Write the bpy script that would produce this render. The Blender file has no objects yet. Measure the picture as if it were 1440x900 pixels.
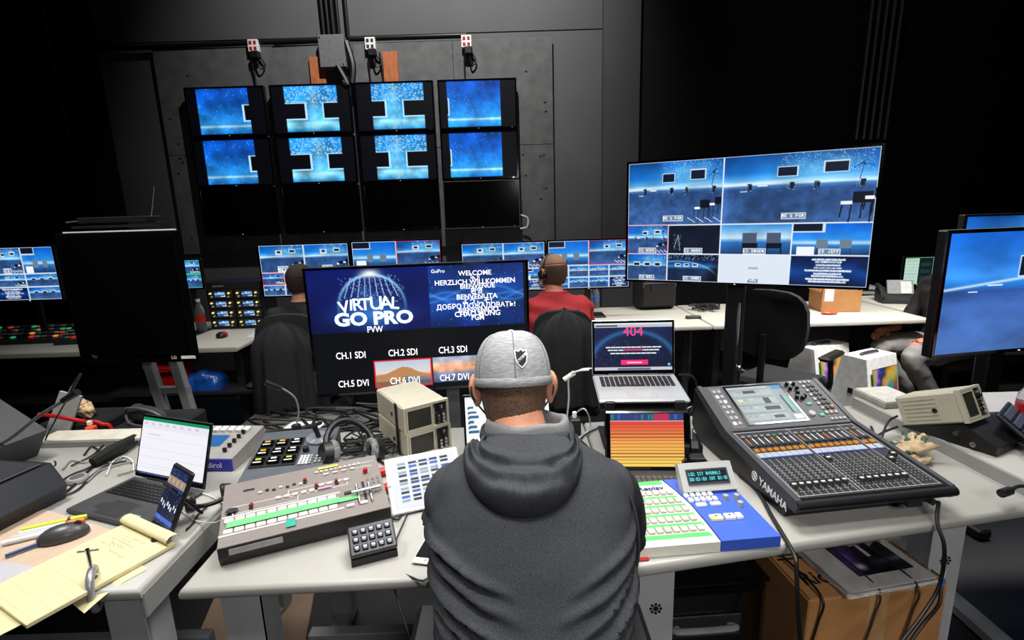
import bpy, math, random
import numpy as np
from mathutils import Matrix, Vector, Euler, noise as mnoise
PI = math.pi
random.seed(7)
SC = bpy.context.scene
COL = SC.collection

# ------------------------------------------------------------------ camera
FPX, CH, PITCH, ROLL = 720.0, 1.62, math.radians(11.8), math.radians(1.75)
_F = np.array([0, math.cos(PITCH), -math.sin(PITCH)]); _R0 = np.array([1., 0, 0]); _U0 = np.cross(_R0, _F)
_R = _R0*math.cos(ROLL)-_U0*math.sin(ROLL); _U = _U0*math.cos(ROLL)+_R0*math.sin(ROLL)
_C = np.array([0, 0, CH])
def ray(px, py): return _F+_R*(px-720)/FPX+_U*(450-py)/FPX
def zp(px, py, z=.75):
    d = ray(px, py); return Vector(_C+d*(z-CH)/d[2])
def yp(px, py, y):
    d = ray(px, py); return Vector(_C+d*y/d[1])
cam_d = bpy.data.cameras.new('camera'); cam = bpy.data.objects.new('camera', cam_d); COL.objects.link(cam)
cam_d.sensor_width = 36; cam_d.lens = FPX*36/1440; cam_d.clip_start = .02
m = Matrix.Identity(4)
for i in range(3):
    m[i][0] = _R[i]; m[i][1] = _U[i]; m[i][2] = -_F[i]; m[i][3] = _C[i]
cam.matrix_world = m
SC.camera = cam
# ------------------------------------------------------------------ world, lights, exposure
SC.view_settings.view_transform = 'Standard'; SC.view_settings.look = 'None'
SC.view_settings.gamma = 1; SC.view_settings.exposure = 0.0; SC.view_settings.use_curve_mapping = False
W = bpy.data.worlds.new('world'); SC.world = W; W.use_nodes = True
W.node_tree.nodes['Background'].inputs[0].default_value = (.5, .6, .8, 1)
W.node_tree.nodes['Background'].inputs[1].default_value = .006
def area(name, loc, target, sx, sy, power, col=(1, 1, 1), spread=180):
    l = bpy.data.lights.new(name, 'AREA'); l.shape = 'RECTANGLE'; l.size = sx; l.size_y = sy; l.energy = power; l.color = col
    l.spread = math.radians(spread)
    o = bpy.data.objects.new(name, l); COL.objects.link(o); o.location = loc
    o.rotation_euler = (Vector(target)-Vector(loc)).to_track_quat('-Z', 'Y').to_euler(); return o
def spot(name, loc, target, power, ang, blend=.6, size=.15, col=(1, 1, 1)):
    l = bpy.data.lights.new(name, 'SPOT'); l.energy = power; l.spot_size = math.radians(ang); l.spot_blend = blend
    l.shadow_soft_size = size; l.color = col
    o = bpy.data.objects.new(name, l); COL.objects.link(o); o.location = loc
    o.rotation_euler = (Vector(target)-Vector(loc)).to_track_quat('-Z', 'Y').to_euler(); return o
area('work_light', (.35, 1.75, 3.3), (.2, 1.45, .75), 1.6, .5, 40, (1, .985, .95), 120)
area('work_light_left', (-1.9, 1.5, 3.3), (-1.5, 1.6, .75), .9, .5, 26, (1, .985, .95), 110)
area('work_light_rear', (.0, .35, 3.2), (.05, .95, 1.0), .8, .3, 8, (1, .98, .95), 70)
area('rear_fill_light', (.9, -1.3, 2.5), (.7, 1.3, .3), 1.2, .5, 14, (1, .98, .95), 110)  # unseen fill added behind the camera to brighten the box and table legs
area('carton_fill_light', (2.6, 2.7, 3.2), (2.4, 3.4, .3), .8, .5, 60, (1, .98, .95), 100)  # added fill without a fixture, brightens the white cartons on the floor
area('far_desk_light', (.4, 4.2, 4.2), (.4, 3.8, .75), 5.5, .4, 42, (1, .98, .94), 90)
spot('wall_light', (-.4, 3.6, 6.6), (-.8, 6.4, 4.2), 1300, 80, .9, .06, (1, .98, .95))

# ------------------------------------------------------------------ materials
def lin(c):
    return tuple((x/12.92 if x <= .04045 else ((x+.055)/1.055)**2.4) for x in c[:3])
def hx(s): return tuple(int(s[i:i+2], 16)/255 for i in (0, 2, 4))
MATS = {}
def mat(name, col, rough=.5, metal=0, var=.12, scale=25, bump=0, bscale=200, stretch=None, emit=0, alpha=1, trans=0, coat=0, spec=.5):
    if name in MATS: return MATS[name]
    M = bpy.data.materials.new(name); M.use_nodes = True; nt = M.node_tree; N = nt.nodes; L = nt.links
    b = N['Principled BSDF']; c = lin(hx(col) if isinstance(col, str) else col)
    b.inputs['Roughness'].default_value = rough; b.inputs['Metallic'].default_value = metal
    b.inputs['Specular IOR Level'].default_value = spec; b.inputs['Coat Weight'].default_value = coat
    tc = N.new('ShaderNodeTexCoord'); mp = N.new('ShaderNodeMapping'); L.new(tc.outputs['Object'], mp.inputs[0])
    if stretch: mp.inputs['Scale'].default_value = stretch
    nz = N.new('ShaderNodeTexNoise'); nz.inputs['Scale'].default_value = scale; nz.inputs['Detail'].default_value = 5
    L.new(mp.outputs[0], nz.inputs['Vector'])
    rp = N.new('ShaderNodeValToRGB'); L.new(nz.outputs[0], rp.inputs[0])
    rp.color_ramp.elements[0].position = .3; rp.color_ramp.elements[1].position = .7
    rp.color_ramp.elements[0].color = (*[x*(1-var) for x in c], 1); rp.color_ramp.elements[1].color = (*[min(1, x*(1+var)) for x in c], 1)
    if emit:
        b.inputs['Base Color'].default_value = (0, 0, 0, 1)
        L.new(rp.outputs[0], b.inputs['Emission Color']); b.inputs['Emission Strength'].default_value = emit
    else: L.new(rp.outputs[0], b.inputs['Base Color'])
    if bump:
        n2 = N.new('ShaderNodeTexNoise'); n2.inputs['Scale'].default_value = bscale; n2.inputs['Detail'].default_value = 3
        L.new(mp.outputs[0], n2.inputs['Vector']); bp = N.new('ShaderNodeBump'); bp.inputs['Strength'].default_value = bump
        bp.inputs['Distance'].default_value = .002
        L.new(n2.outputs[0], bp.inputs['Height']); L.new(bp.outputs[0], b.inputs['Normal'])
    if trans: b.inputs['Transmission Weight'].default_value = trans; b.inputs['IOR'].default_value = 1.3
    if alpha < 1: b.inputs['Alpha'].default_value = alpha
    MATS[name] = M; return M
def attr_mat(name, emit):
    M = bpy.data.materials.new(name); M.use_nodes = True; nt = M.node_tree; N = nt.nodes; L = nt.links
    b = N['Principled BSDF']; a = N.new('ShaderNodeAttribute'); a.attribute_name = 'paint'
    if emit:
        b.inputs['Base Color'].default_value = (.004, .004, .005, 1); b.inputs['Roughness'].default_value = .4; b.inputs['Specular IOR Level'].default_value = .25
        L.new(a.outputs['Color'], b.inputs['Emission Color']); b.inputs['Emission Strength'].default_value = emit
    else:
        L.new(a.outputs['Color'], b.inputs['Base Color']); b.inputs['Roughness'].default_value = .5
    MATS[name] = M; return M
SCR = attr_mat('screen_picture', 1.0); PRT = attr_mat('printed_panel', 0)
BLK = mat('black_plastic', '101012', .45); BLKG = mat('black_gloss', '060608', .12, coat=.5); BLKM = mat('matt_black', '0a0a0b', .85)
DGR = mat('dark_grey_plastic', '2b2c2f', .5); MGR = mat('mid_grey_plastic', '55565a', .5); LGR = mat('light_grey_plastic', '9a9a98', .45)
WHT = mat('white_plastic', 'e4e4e0', .4); TOP = mat('table_laminate', 'a19f9a', .38, var=.05, scale=6, spec=.5)
EDG = mat('table_edge', '8d8d8a', .4, var=.05); STL = mat('grey_powder_steel', '85878a', .5, .0, var=.06); CHR = mat('chrome', 'c8c8cc', .18, 1)
ALU = mat('aluminium', 'c4c5c8', .35, .6, var=.03); RED = mat('red_plastic', 'b31414', .4); BEI = mat('beige_enamel', 'b3ae9b', .42, var=.05)
BEI2 = mat('beige_dark', '8f8a78', .5); ORG = mat('orange_button', 'f29a1e', .4, emit=.75); YEL = mat('yellow_light', 'ffe27a', .4, emit=1.1)
GRN = mat('green_tape', '63d977', .6, var=.08); TEAL = mat('teal_tape', '1c9a86', .6); WEM = mat('white_glow', 'ffffff', .4, emit=1.4, var=0)
SKIN = mat('skin', 'c08466', .5, var=.12, scale=40, bump=.15, bscale=300); SKR = mat('skin_red', 'c47860', .5, var=.15, scale=50)
HAIR = mat('short_hair', '6e5646', .8, var=.95, scale=520, bump=1.0, bscale=600, spec=.2)
CARD = mat('cardboard', 'b5804e', .8, var=.1, scale=8, bump=.1, bscale=60)
RUB = mat('rubber_cable', '0c0c0d', .5); WCB = mat('white_cable', 'd9d9d4', .45); GCB = mat('grey_cable', '8a8a88', .5)

# ------------------------------------------------------------------ mesh helpers
def Tm(x=0, y=0, z=0, rx=0, ry=0, rz=0):
    return Matrix.Translation((x, y, z)) @ Euler((math.radians(rx), math.radians(ry), math.radians(rz))).to_matrix().to_4x4()
def catmull(P, n=6):
    P = [Vector(p) for p in P]
    if len(P) < 3: return P
    Q = [P[0]*2-P[1]]+P+[P[-1]*2-P[-2]]; out = []
    for i in range(1, len(Q)-2):
        a, b, c, d = Q[i-1:i+3]
        for k in range(n):
            t = k/n; out.append(.5*((2*b)+(c-a)*t+(2*a-5*b+4*c-d)*t*t+(3*b-a-3*c+d)*t**3))
    out.append(P[-1]); return out
class MB:
    def __init__(s): s.v = []; s.f = []; s.mi = []; s.M = Matrix(); s.cur = 0
    def add(s, vs, fs):
        o = len(s.v); s.v += [s.M @ Vector(v) for v in vs]; s.f += [tuple(i+o for i in f) for f in fs]; s.mi += [s.cur]*len(fs); return s
    def box(s, c, d, b=0, R=None):
        x, y, z = d[0]/2, d[1]/2, d[2]/2; X = Matrix.Translation(c)
        if R: X = X @ Euler([math.radians(a) for a in R]).to_matrix().to_4x4()
        if b <= 0:
            vs = [X @ Vector((i*x, j*y, k*z)) for i in (-1, 1) for j in (-1, 1) for k in (-1, 1)]
            return s.add(vs, [(0, 1, 3, 2), (4, 6, 7, 5), (0, 4, 5, 1), (2, 3, 7, 6), (0, 2, 6, 4), (1, 5, 7, 3)])
        b = min(b, x*.99, y*.99, z*.99); vs = []; ix = {}
        for i in (-1, 1):
            for j in (-1, 1):
                for k in (-1, 1):
                    for a in range(3):
                        p = [i*(x-b), j*(y-b), k*(z-b)]; p[a] = (i*x, j*y, k*z)[a]
                        ix[(i, j, k, a)] = len(vs); vs.append(X @ Vector(p))
        fs = []; q = [(-1, -1), (1, -1), (1, 1), (-1, 1)]
        def key(a, sg, u, w):
            t = [0, 0, 0]; t[a] = sg; o = [n for n in range(3) if n != a]; t[o[0]] = u; t[o[1]] = w; return tuple(t)
        for a in range(3):
            for sg in (-1, 1): fs.append(tuple(ix[key(a, sg, u, w)+(a,)] for u, w in q))
            o = [n for n in range(3) if n != a]
            for u, w in q:
                k0 = key(a, -1, u, w); k1 = key(a, 1, u, w)
                fs.append((ix[k0+(o[0],)], ix[k1+(o[0],)], ix[k1+(o[1],)], ix[k0+(o[1],)]))
        for i in (-1, 1):
            for j in (-1, 1):
                for k in (-1, 1): fs.append(tuple(ix[(i, j, k, a)] for a in range(3)))
        return s.add(vs, fs)
    def cyl(s, p0, p1, r0, r1=None, n=16, cap=True):
        r1 = r0 if r1 is None else r1; p0 = Vector(p0); p1 = Vector(p1); d = (p1-p0).normalized()
        u = d.orthogonal().normalized(); w = d.cross(u); vs = []
        for p, r in ((p0, r0), (p1, r1)):
            for i in range(n):
                a = 2*PI*i/n; vs.append(p+(u*math.cos(a)+w*math.sin(a))*r)
        fs = [(i, (i+1) % n, n+(i+1) % n, n+i) for i in range(n)]
        if cap: fs += [tuple(range(n-1, -1, -1)), tuple(range(n, 2*n))]
        return s.add(vs, fs)
    def tube(s, P, r, n=8, k=6, smooth=True):
        P = catmull(P, k) if smooth else [Vector(p) for p in P]
        rr = r if isinstance(r, (list, tuple)) else None
        vs = []; u = None; N = len(P)
        for i, p in enumerate(P):
            d = (P[min(i+1, N-1)]-P[max(i-1, 0)]).normalized()
            u = d.orthogonal().normalized() if u is None else (u-d*u.dot(d)).normalized(); w = d.cross(u)
            t = i/(N-1)
            if rr:
                q = t*(len(rr)-1); a = int(min(q, len(rr)-2)); R = rr[a]+(rr[a+1]-rr[a])*(q-a)
            else: R = r
            for j in range(n):
                a = 2*PI*j/n; vs.append(p+(u*math.cos(a)+w*math.sin(a))*R)
        fs = [(i*n+j, i*n+(j+1) % n, (i+1)*n+(j+1) % n, (i+1)*n+j) for i in range(N-1) for j in range(n)]
        fs += [tuple(range(n-1, -1, -1)), tuple(range((N-1)*n, N*n))]
        return s.add(vs, fs)
    def ball(s, c, r, nu=16, nv=10, R=None, z0=-1, z1=1):
        if isinstance(r, (int, float)): r = (r, r, r)
        X = Matrix.Translation(c)
        if R: X = X @ Euler([math.radians(a) for a in R]).to_matrix().to_4x4()
        vs = []; a0, a1 = math.asin(z0), math.asin(z1)
        for i in range(nv+1):
            t = a0+(a1-a0)*i/nv
            for j in range(nu):
                p = 2*PI*j/nu; vs.append(X @ Vector((math.cos(t)*math.cos(p)*r[0], math.cos(t)*math.sin(p)*r[1], math.sin(t)*r[2])))
        fs = [(i*nu+j, i*nu+(j+1) % nu, (i+1)*nu+(j+1) % nu, (i+1)*nu+j) for i in range(nv) for j in range(nu)]
        fs += [tuple(range(nu-1, -1, -1)), tuple(range(nv*nu, (nv+1)*nu))]
        return s.add(vs, fs)
    def prism(s, poly, a, b, axis='z'):      # poly in the plane perpendicular to the axis
        n = len(poly)
        def P(u, w, t): return {'z': (u, w, t), 'x': (t, u, w), 'y': (u, t, w)}[axis]
        vs = [P(u, w, a) for u, w in poly]+[P(u, w, b) for u, w in poly]
        return s.add(vs, [(i, (i+1) % n, n+(i+1) % n, n+i) for i in range(n)]+[tuple(range(n-1, -1, -1)), tuple(range(n, 2*n))])
    def lathe(s, prof, c=(0, 0, 0), n=24):
        vs = [(c[0]+r*math.cos(2*PI*j/n), c[1]+r*math.sin(2*PI*j/n), c[2]+z) for r, z in prof for j in range(n)]; k = len(prof)
        fs = [(i*n+j, i*n+(j+1) % n, (i+1)*n+(j+1) % n, (i+1)*n+j) for i in range(k-1) for j in range(n)]
        fs += [tuple(range(n-1, -1, -1)), tuple(range((k-1)*n, k*n))]
        return s.add(vs, fs)
    def loft(s, rings, cap=True):
        n = len(rings[0]); k = len(rings); vs = [p for r in rings for p in r]
        fs = [(i*n+j, i*n+(j+1) % n, (i+1)*n+(j+1) % n, (i+1)*n+j) for i in range(k-1) for j in range(n)]
        if cap: fs += [tuple(range(n-1, -1, -1)), tuple(range((k-1)*n, k*n))]
        return s.add(vs, fs)
    def sheet(s, fn, nu, nv):
        vs = [fn(i/nu, j/nv) for j in range(nv+1) for i in range(nu+1)]; w = nu+1
        return s.add(vs, [(j*w+i, j*w+i+1, (j+1)*w+i+1, (j+1)*w+i) for j in range(nv) for i in range(nu)])
    def rim(s, w, h, t, y0, y1, c=(0, 0, 0)):   # picture-frame of four bars in the XZ plane
        x, z = w/2, h/2; ym, d = (y0+y1)/2+c[1], abs(y1-y0)
        s.box((c[0], ym, c[2]+z-t/2), (w, d, t)); s.box((c[0], ym, c[2]-z+t/2), (w, d, t))
        s.box((c[0]-x+t/2, ym, c[2]), (t, d, h-2*t)); return s.box((c[0]+x-t/2, ym, c[2]), (t, d, h-2*t))
    def mesh(s, name, mats, smooth=False):
        me = bpy.data.meshes.new(name); me.from_pydata([tuple(v) for v in s.v], [], s.f)
        for M in (mats if isinstance(mats, (list, tuple)) else [mats]): me.materials.append(M)
        me.polygons.foreach_set('material_index', s.mi)
        import bmesh
        bm = bmesh.new(); bm.from_mesh(me); bmesh.ops.recalc_face_normals(bm, faces=bm.faces); bm.to_mesh(me); bm.free()
        if smooth:
            me.polygons.foreach_set('use_smooth', [True]*len(me.polygons))
            if smooth != 2:
                try: me.set_sharp_from_angle(angle=math.radians(40))
                except Exception: pass
        return me
def link(name, me, parent=None, M=None):
    o = bpy.data.objects.new(name, me); COL.objects.link(o)
    if parent: o.parent = parent
    if M is not None: o.matrix_local = M
    return o
def part(name, mb, mats, parent, M=None, smooth=False, label=None, kind=None):
    o = link(name, mb.mesh(name, mats, smooth), parent, M)
    if label: o['label'] = label
    if kind: o['kind'] = kind
    return o
def tag(o, label, cat, group=None, kind=None):
    o['label'] = label; o['category'] = cat
    if group: o['group'] = group
    if kind: o['kind'] = kind
    return o
def thing(name, label, cat, loc=(0, 0, 0), yaw=0, group=None, M=None):
    o = bpy.data.objects.new(name, None); COL.objects.link(o); o.empty_display_size = .05
    if M is not None: o.matrix_world = M
    else: o.location = loc; o.rotation_euler = (0, 0, yaw)
    return tag(o, label, cat, group)
def solo(name, mb, mats, label, cat, group=None, smooth=False, kind=None, M=None):
    return tag(part(name, mb, mats, None, M, smooth), label, cat, group, kind)
def struct(name, mb, mats):
    o = part(name, mb, mats, None); o['kind'] = 'structure'; return o
def copy_tree(o, parent=None):
    c = o.copy(); COL.objects.link(c); c.parent = parent
    for ch in list(o.children): copy_tree(ch, c)
    return c
def fuse(mb, voxel, it=6, fac=.5):
    """union of overlapping closed shapes as one smooth skin"""
    o = link('fuse', mb.mesh('fuse', BLK)); r = o.modifiers.new('r', 'REMESH'); r.mode = 'VOXEL'; r.voxel_size = voxel
    s = o.modifiers.new('s', 'SMOOTH'); s.iterations = it; s.factor = fac
    dg = bpy.context.evaluated_depsgraph_get(); me = bpy.data.meshes.new_from_object(o.evaluated_get(dg))
    bpy.data.objects.remove(o); me.materials.clear()
    me.polygons.foreach_set('use_smooth', [True]*len(me.polygons)); return me
def letters(name, txt, size, parent, M, mt, ex=.0004, align='CENTER', bold=0, sx=1, label=None):
    c = bpy.data.curves.new('t', 'FONT'); c.body = txt; c.size = size; c.align_x = align; c.align_y = 'CENTER'; c.extrude = ex
    c.offset = bold*size; c.resolution_u = 3
    o = bpy.data.objects.new('t', c); COL.objects.link(o); dg = bpy.context.evaluated_depsgraph_get()
    me = bpy.data.meshes.new_from_object(o.evaluated_get(dg)); bpy.data.objects.remove(o); me.materials.clear(); me.materials.append(mt)
    q = link(name, me, parent, M @ Matrix.Diagonal((sx, 1, 1, 1)))
    if label: q['label'] = label
    return q
UP = Tm(rx=-90)      # lays an XZ picture flat, facing up
FR = Tm(rx=90)       # stands XY lettering upright, facing -Y

# ------------------------------------------------------------------ painted pictures for screens and printed panels
F3 = dict(A=0b010101111101101, B=0b110101110101110, C=0b011100100100011, D=0b110101101101110, E=0b111100110100111, F=0b111100110100100,
 G=0b011100101101011, H=0b101101111101101, I=0b111010010010111, J=0b001001001101010, K=0b101101110101101, L=0b100100100100111,
 M=0b101111111101101, N=0b101111111111101, O=0b010101101101010, P=0b110101110100100, Q=0b010101101110011, R=0b110101110101101,
 S=0b011100010001110, T=0b111010010010010, U=0b101101101101111, V=0b101101101101010, W=0b101101111111101, X=0b101101010101101,
 Y=0b101101010010010, Z=0b111001010100111)
F3.update({'0': 0b111101101101111, '1': 0b010110010010111, '2': 0b110001010100111, '3': 0b110001010001110, '4': 0b101101111001001,
 '5': 0b111100110001110, '6': 0b011100110101010, '7': 0b111001010010010, '8': 0b010101010101010, '9': 0b010101011001110, ':': 0b000010000010000,
 '.': 0b000000000000010, '-': 0b000000111000000, ' ': 0})
def vnoise(w, h, c, seed):
    r = np.random.RandomState(seed); out = np.zeros((h, w)); amp = 1; tot = 0
    for o in range(4):
        gx, gy = c*2**o+2, max(2, int(c*2**o*h/w))+2; g = r.rand(gy, gx)
        x = np.linspace(0, gx-1.001, w); y = np.linspace(0, gy-1.001, h); xi = x.astype(int); yi = y.astype(int)
        fx = x-xi; fy = (y-yi)[:, None]; fx = fx*fx*(3-2*fx); fy = fy*fy*(3-2*fy)
        a = g[yi][:, xi]; b = g[yi][:, xi+1]; cc = g[yi+1][:, xi]; d = g[yi+1][:, xi+1]
        out += amp*((a*(1-fx)+b*fx)*(1-fy)+(cc*(1-fx)+d*fx)*fy); tot += amp; amp *= .5
    return out/tot
class Cv:
    def __init__(s, w, h, col='000000'):
        s.w, s.h = w, h; s.a = np.zeros((h, w, 3)); s.a[:] = hx(col)
    def sub(s, x0, y0, x1, y1):
        c = Cv.__new__(Cv); X0, X1, Y0, Y1 = [int(round(v)) for v in (x0*s.w, x1*s.w, y0*s.h, y1*s.h)]
        c.a = s.a[Y0:Y1, X0:X1]; c.h, c.w = c.a.shape[:2]; return c
    def rect(s, x0, y0, x1, y1, col):
        s.sub(max(0, x0), max(0, y0), min(1, x1), min(1, y1)).a[:] = hx(col); return s
    def box(s, x0, y0, x1, y1, col, t=1):
        c = s.sub(max(0, x0), max(0, y0), min(1, x1), min(1, y1)).a; k = hx(col)
        c[:t] = k; c[-t:] = k; c[:, :t] = k; c[:, -t:] = k
    def vgrad(s, stops):
        y = np.linspace(0, 1, s.h); cs = np.array([hx(c) for _, c in stops]); ps = [p for p, _ in stops]
        for k in range(3): s.a[:, :, k] = np.interp(y, ps, cs[:, k])[:, None]
        return s
    def mul(s, n, lo, hi): s.a *= (lo+(hi-lo)*n)[:, :, None]; np.clip(s.a, 0, 1, out=s.a); return s
    def mix(s, m, col): s.a[:] = s.a*(1-m[:, :, None])+np.array(hx(col))*m[:, :, None]; return s
    def xy(s): return np.meshgrid(np.linspace(0, 1, s.w), np.linspace(0, 1, s.h))
    def line(s, x0, y0, x1, y1, col, t=1):
        n = int(max(abs(x1-x0)*s.w, abs(y1-y0)*s.h))*2+1; k = hx(col)
        for i in range(n+1):
            X = int((x0+(x1-x0)*i/n)*(s.w-1)); Y = int((y0+(y1-y0)*i/n)*(s.h-1)); s.a[max(0, Y):Y+t, max(0, X):X+t] = k
    def text(s, x, y, t, col, k=1, center=True):
        W = len(t)*4*k; X = int(x*s.w-(W/2 if center else 0)); Y = int(y*s.h-2.5*k); c = hx(col)
        for ch in t:
            b = F3.get(ch.upper(), 0)
            for i in range(15):
                if b >> (14-i) & 1:
                    xx = X+(i % 3)*k; yy = Y+(i//3)*k
                    if xx >= 0 and yy >= 0: s.a[yy:yy+k, xx:xx+k] = c
            X += 4*k
        return s
    def dots(s, n, col, seed, x0=0, y0=0, x1=1, y1=1, r=1):
        R = random.Random(seed); c = hx(col)
        for _ in range(n):
            X = int(R.uniform(x0, x1)*(s.w-1)); Y = int(R.uniform(y0, y1)*(s.h-1)); s.a[Y:Y+r, X:X+r] = s.a[Y:Y+r, X:X+r]*.3+np.array(c)*.7
def picture(name, cv, w, h, parent, M=None, mt=None, label=None):
    nx, ny = cv.w, cv.h; X, Z = np.meshgrid(np.linspace(-w/2, w/2, nx), np.linspace(h/2, -h/2, ny))
    co = np.stack([X, np.zeros_like(X), Z], -1).reshape(-1, 3).astype('f4')
    i = np.arange((nx-1)*(ny-1)); a = (i//(nx-1))*nx+i % (nx-1)
    q = np.stack([a, a+nx, a+nx+1, a+1], 1).astype('i4')
    me = bpy.data.meshes.new(name); me.vertices.add(len(co)); me.vertices.foreach_set('co', co.ravel())
    me.loops.add(q.size); me.loops.foreach_set('vertex_index', q.ravel())
    me.polygons.add(len(q)); me.polygons.foreach_set('loop_start', np.arange(0, q.size, 4, dtype='i4'))
    me.update(calc_edges=True)
    c = np.clip(cv.a.reshape(-1, 3), 0, 1); c = np.where(c <= .04045, c/12.92, ((c+.055)/1.055)**2.4)
    at = me.attributes.new('paint', 'FLOAT_COLOR', 'POINT')
    at.data.foreach_set('color', np.concatenate([c, np.ones((len(c), 1))], 1).astype('f4').ravel())
    me.materials.append(mt or SCR); o = link(name, me, parent, M)
    if label: o['label'] = label
    return o
def tvbox(c, x0, y0, x1, y1):
    c.rect(x0, y0, x1, y1, 'd4e8f5'); t = .008 if c.w > 100 else .02; c.rect(x0+t, y0+t*1.6, x1-t, y1-t*1.6, '101a33')
def stool(c, x, y, k, seat=True):
    col = '0a0f1f'
    c.rect(x, y, x+.13*k, y+.16*k, col)
    for dx, dy in ((0, .46), (.13, .5), (-.06, .36), (.07, .38)): c.line(x+dx*k*.95, y+.14*k, x+dx*k-.01, y+dy*k, col, max(1, c.w//90))
    if seat: c.rect(x-.07*k, y+.13*k, x, y+.18*k, 'f4f8ff')
def stage(c, view, seed=1, lab=None):
    n = vnoise(c.w, c.h, 3, seed); X, Y = c.xy()
    if view in (0, 4, 8):
        hz = .42
        c.vgrad([(0, '0b55b0'), (.25, '1573d2'), (.36, '5fb4f0'), (.42, 'd8f0ff'), (.45, '3f77b8'), (.5, '2c5088'), (1, '3a5f98')])
        sky = (Y < hz); c.mul(np.where(sky, n, n), .62, 1.32)
        m = np.exp(-((Y-(.43-.1*X))/.022)**2)*np.clip(1.1-X, 0, 1)*.8; c.mix(np.clip(m, 0, 1), 'e8f8ff')
        c.dots(int(c.w*c.h*.012), 'd9f2ff', seed, .38, 0, .98, .3, max(1, c.w//200))
        c.mix(np.exp(-((X-.66)/.30)**2-((Y-.2)/.17)**2)*(.25+.6*vnoise(c.w, c.h, 14, seed+3)), '8fdcfa'); c.mul(np.where(Y > hz+.04, vnoise(c.w, c.h, 22, seed+8), .5), .78, 1.22)
        if view == 4:
            for x in (.15, .42, .69): tvbox(c, x, .30, x+.17, .46)
        else:
            tvbox(c, .37, .18, .51, .33); tvbox(c, .67, .14, .83, .30)
        if c.w > 60 and view != 4:
            for x in (.17, .46, .62, .9): c.rect(x, .41, x+.035, .5, '141c30'); c.dots(int(c.w/12), 'cfe4f8', int(x*99), x-.02, .38, x+.05, .53)
            c.line(.92, .18, .9, .42, '16202e', 1); c.line(.9, .2, .98, .24, '16202e', 1); c.line(.94, .15, .86, .26, '16202e', 1)
            c.rect(.12, .52, .17, .53, 'e8f4ff'); c.rect(.24, .44, .31, .455, 'f0f8ff')
        if view == 0:
            stool(c, .78, .62, .8); stool(c, .93, .58, .7)
            for i in range(4): c.line(.66+.09*i, .9, .74+.09*i, .98, 'dbe8f5', 1)
    elif view == 1:
        c.vgrad([(0, '0c1424'), (1, '111a30')]); c.mul(n, .7, 1.3); c.dots(30, '9fb6d6', seed, .1, .3, .25, .9); c.line(.12, .8, .2, .35, '8fa4c0'); c.line(.2, .35, .24, .9, '8fa4c0')
    elif view == 2:
        c.vgrad([(0, '3b8fdc'), (.45, 'c9e9fc'), (.6, '2b77c4'), (1, '1c4170')]); c.mul(n, .8, 1.2)
        for x in (.32, .66): c.rect(x, .28, x+.2, .62, '4c5a70'); c.rect(x, .62, x+.22, .8, '0c1220'); c.rect(x, .8, x+.02, 1, '0c1220'); c.rect(x+.2, .8, x+.22, 1, '0c1220')
    elif view == 3:
        c.vgrad([(0, '0a5fd0'), (.5, '2b8ee6'), (.62, 'bfe6ff'), (.7, '2f7cc8'), (1, '1d3d70')]); c.mul(n, .8, 1.2)
        c.rect(0, 0, .42, .28, 'cfe6f6'); c.rect(0, 0, .39, .24, '0f1830')
        for x in (.32, .62): c.rect(x, .5, x+.15, .78, '6d8296'); c.rect(x+.01, .78, x+.02, .97, '182238'); c.rect(x+.13, .78, x+.14, .97, '182238')
        c.rect(.07, .74, .3, 1, 'f2f7ff')
    elif view == 5:
        c.a[:] = hx('dfe9f5'); c.rect(.43, .42, .57, .50, 'a9b8c8')
    elif view == 6:
        c.vgrad([(0, '07153f'), (.5, '0f3f8a'), (1, '081a44')]); c.mul(n, .6, 1.4)
        R = random.Random(seed)
        for i in range(9):
            wd = R.uniform(.12, .36); y = .08+i*.095; c.rect(.5-wd, y, .5+wd, y+.06, 'e8f1ff')
            c.dots(int(c.w*.5), '3060a0', seed+i, .5-wd, y, .5+wd, y+.05)
    elif view == 7:
        c.vgrad([(0, '0a1020'), (.3, '14356b'), (.45, '3c86cc'), (.55, '1a2c52'), (1, '1e2f52')]); c.mul(n, .6, 1.4)
        c.dots(int(c.w*.9), 'cfe4ff', seed, 0, 0, 1, .2); c.mix(np.exp(-((np.hypot(X-.2, Y-1.1)-.85)/.03)**2)*.8, '69c4ff'); c.mix(np.clip((X+.35*Y-.95)*3, 0, .8), '06080e')
        for x in (.15, .32, .49): tvbox(c, x, .33, x+.12, .45)
    if lab:
        wd = (len(lab)*4+3)/c.w/2; hh = 4.5/c.h; c.rect(.5-wd, .9-hh, .5+wd, .9+hh, '6d86a8'); c.box(.5-wd, .9-hh, .5+wd, .9+hh, 'e8f2ff'); c.text(.5, .9, lab, 'ffffff')
def multiview(w, h, rows, gap=1, line='cfe2f2', seed=3, red=None):
    c = Cv(w, h, line); n = 0
    for (y0, y1, tiles) in rows:
        for (x0, x1, v, lab) in tiles:
            gx, gy = gap/w, gap/h; s = c.sub(x0+gx, y0+gy, x1-gx, y1-gy); stage(s, v, seed+n, lab)
            if red == n: c.box(x0, y0, x1, y1, 'e0203c', gap)
            n += 1
    return c
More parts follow.
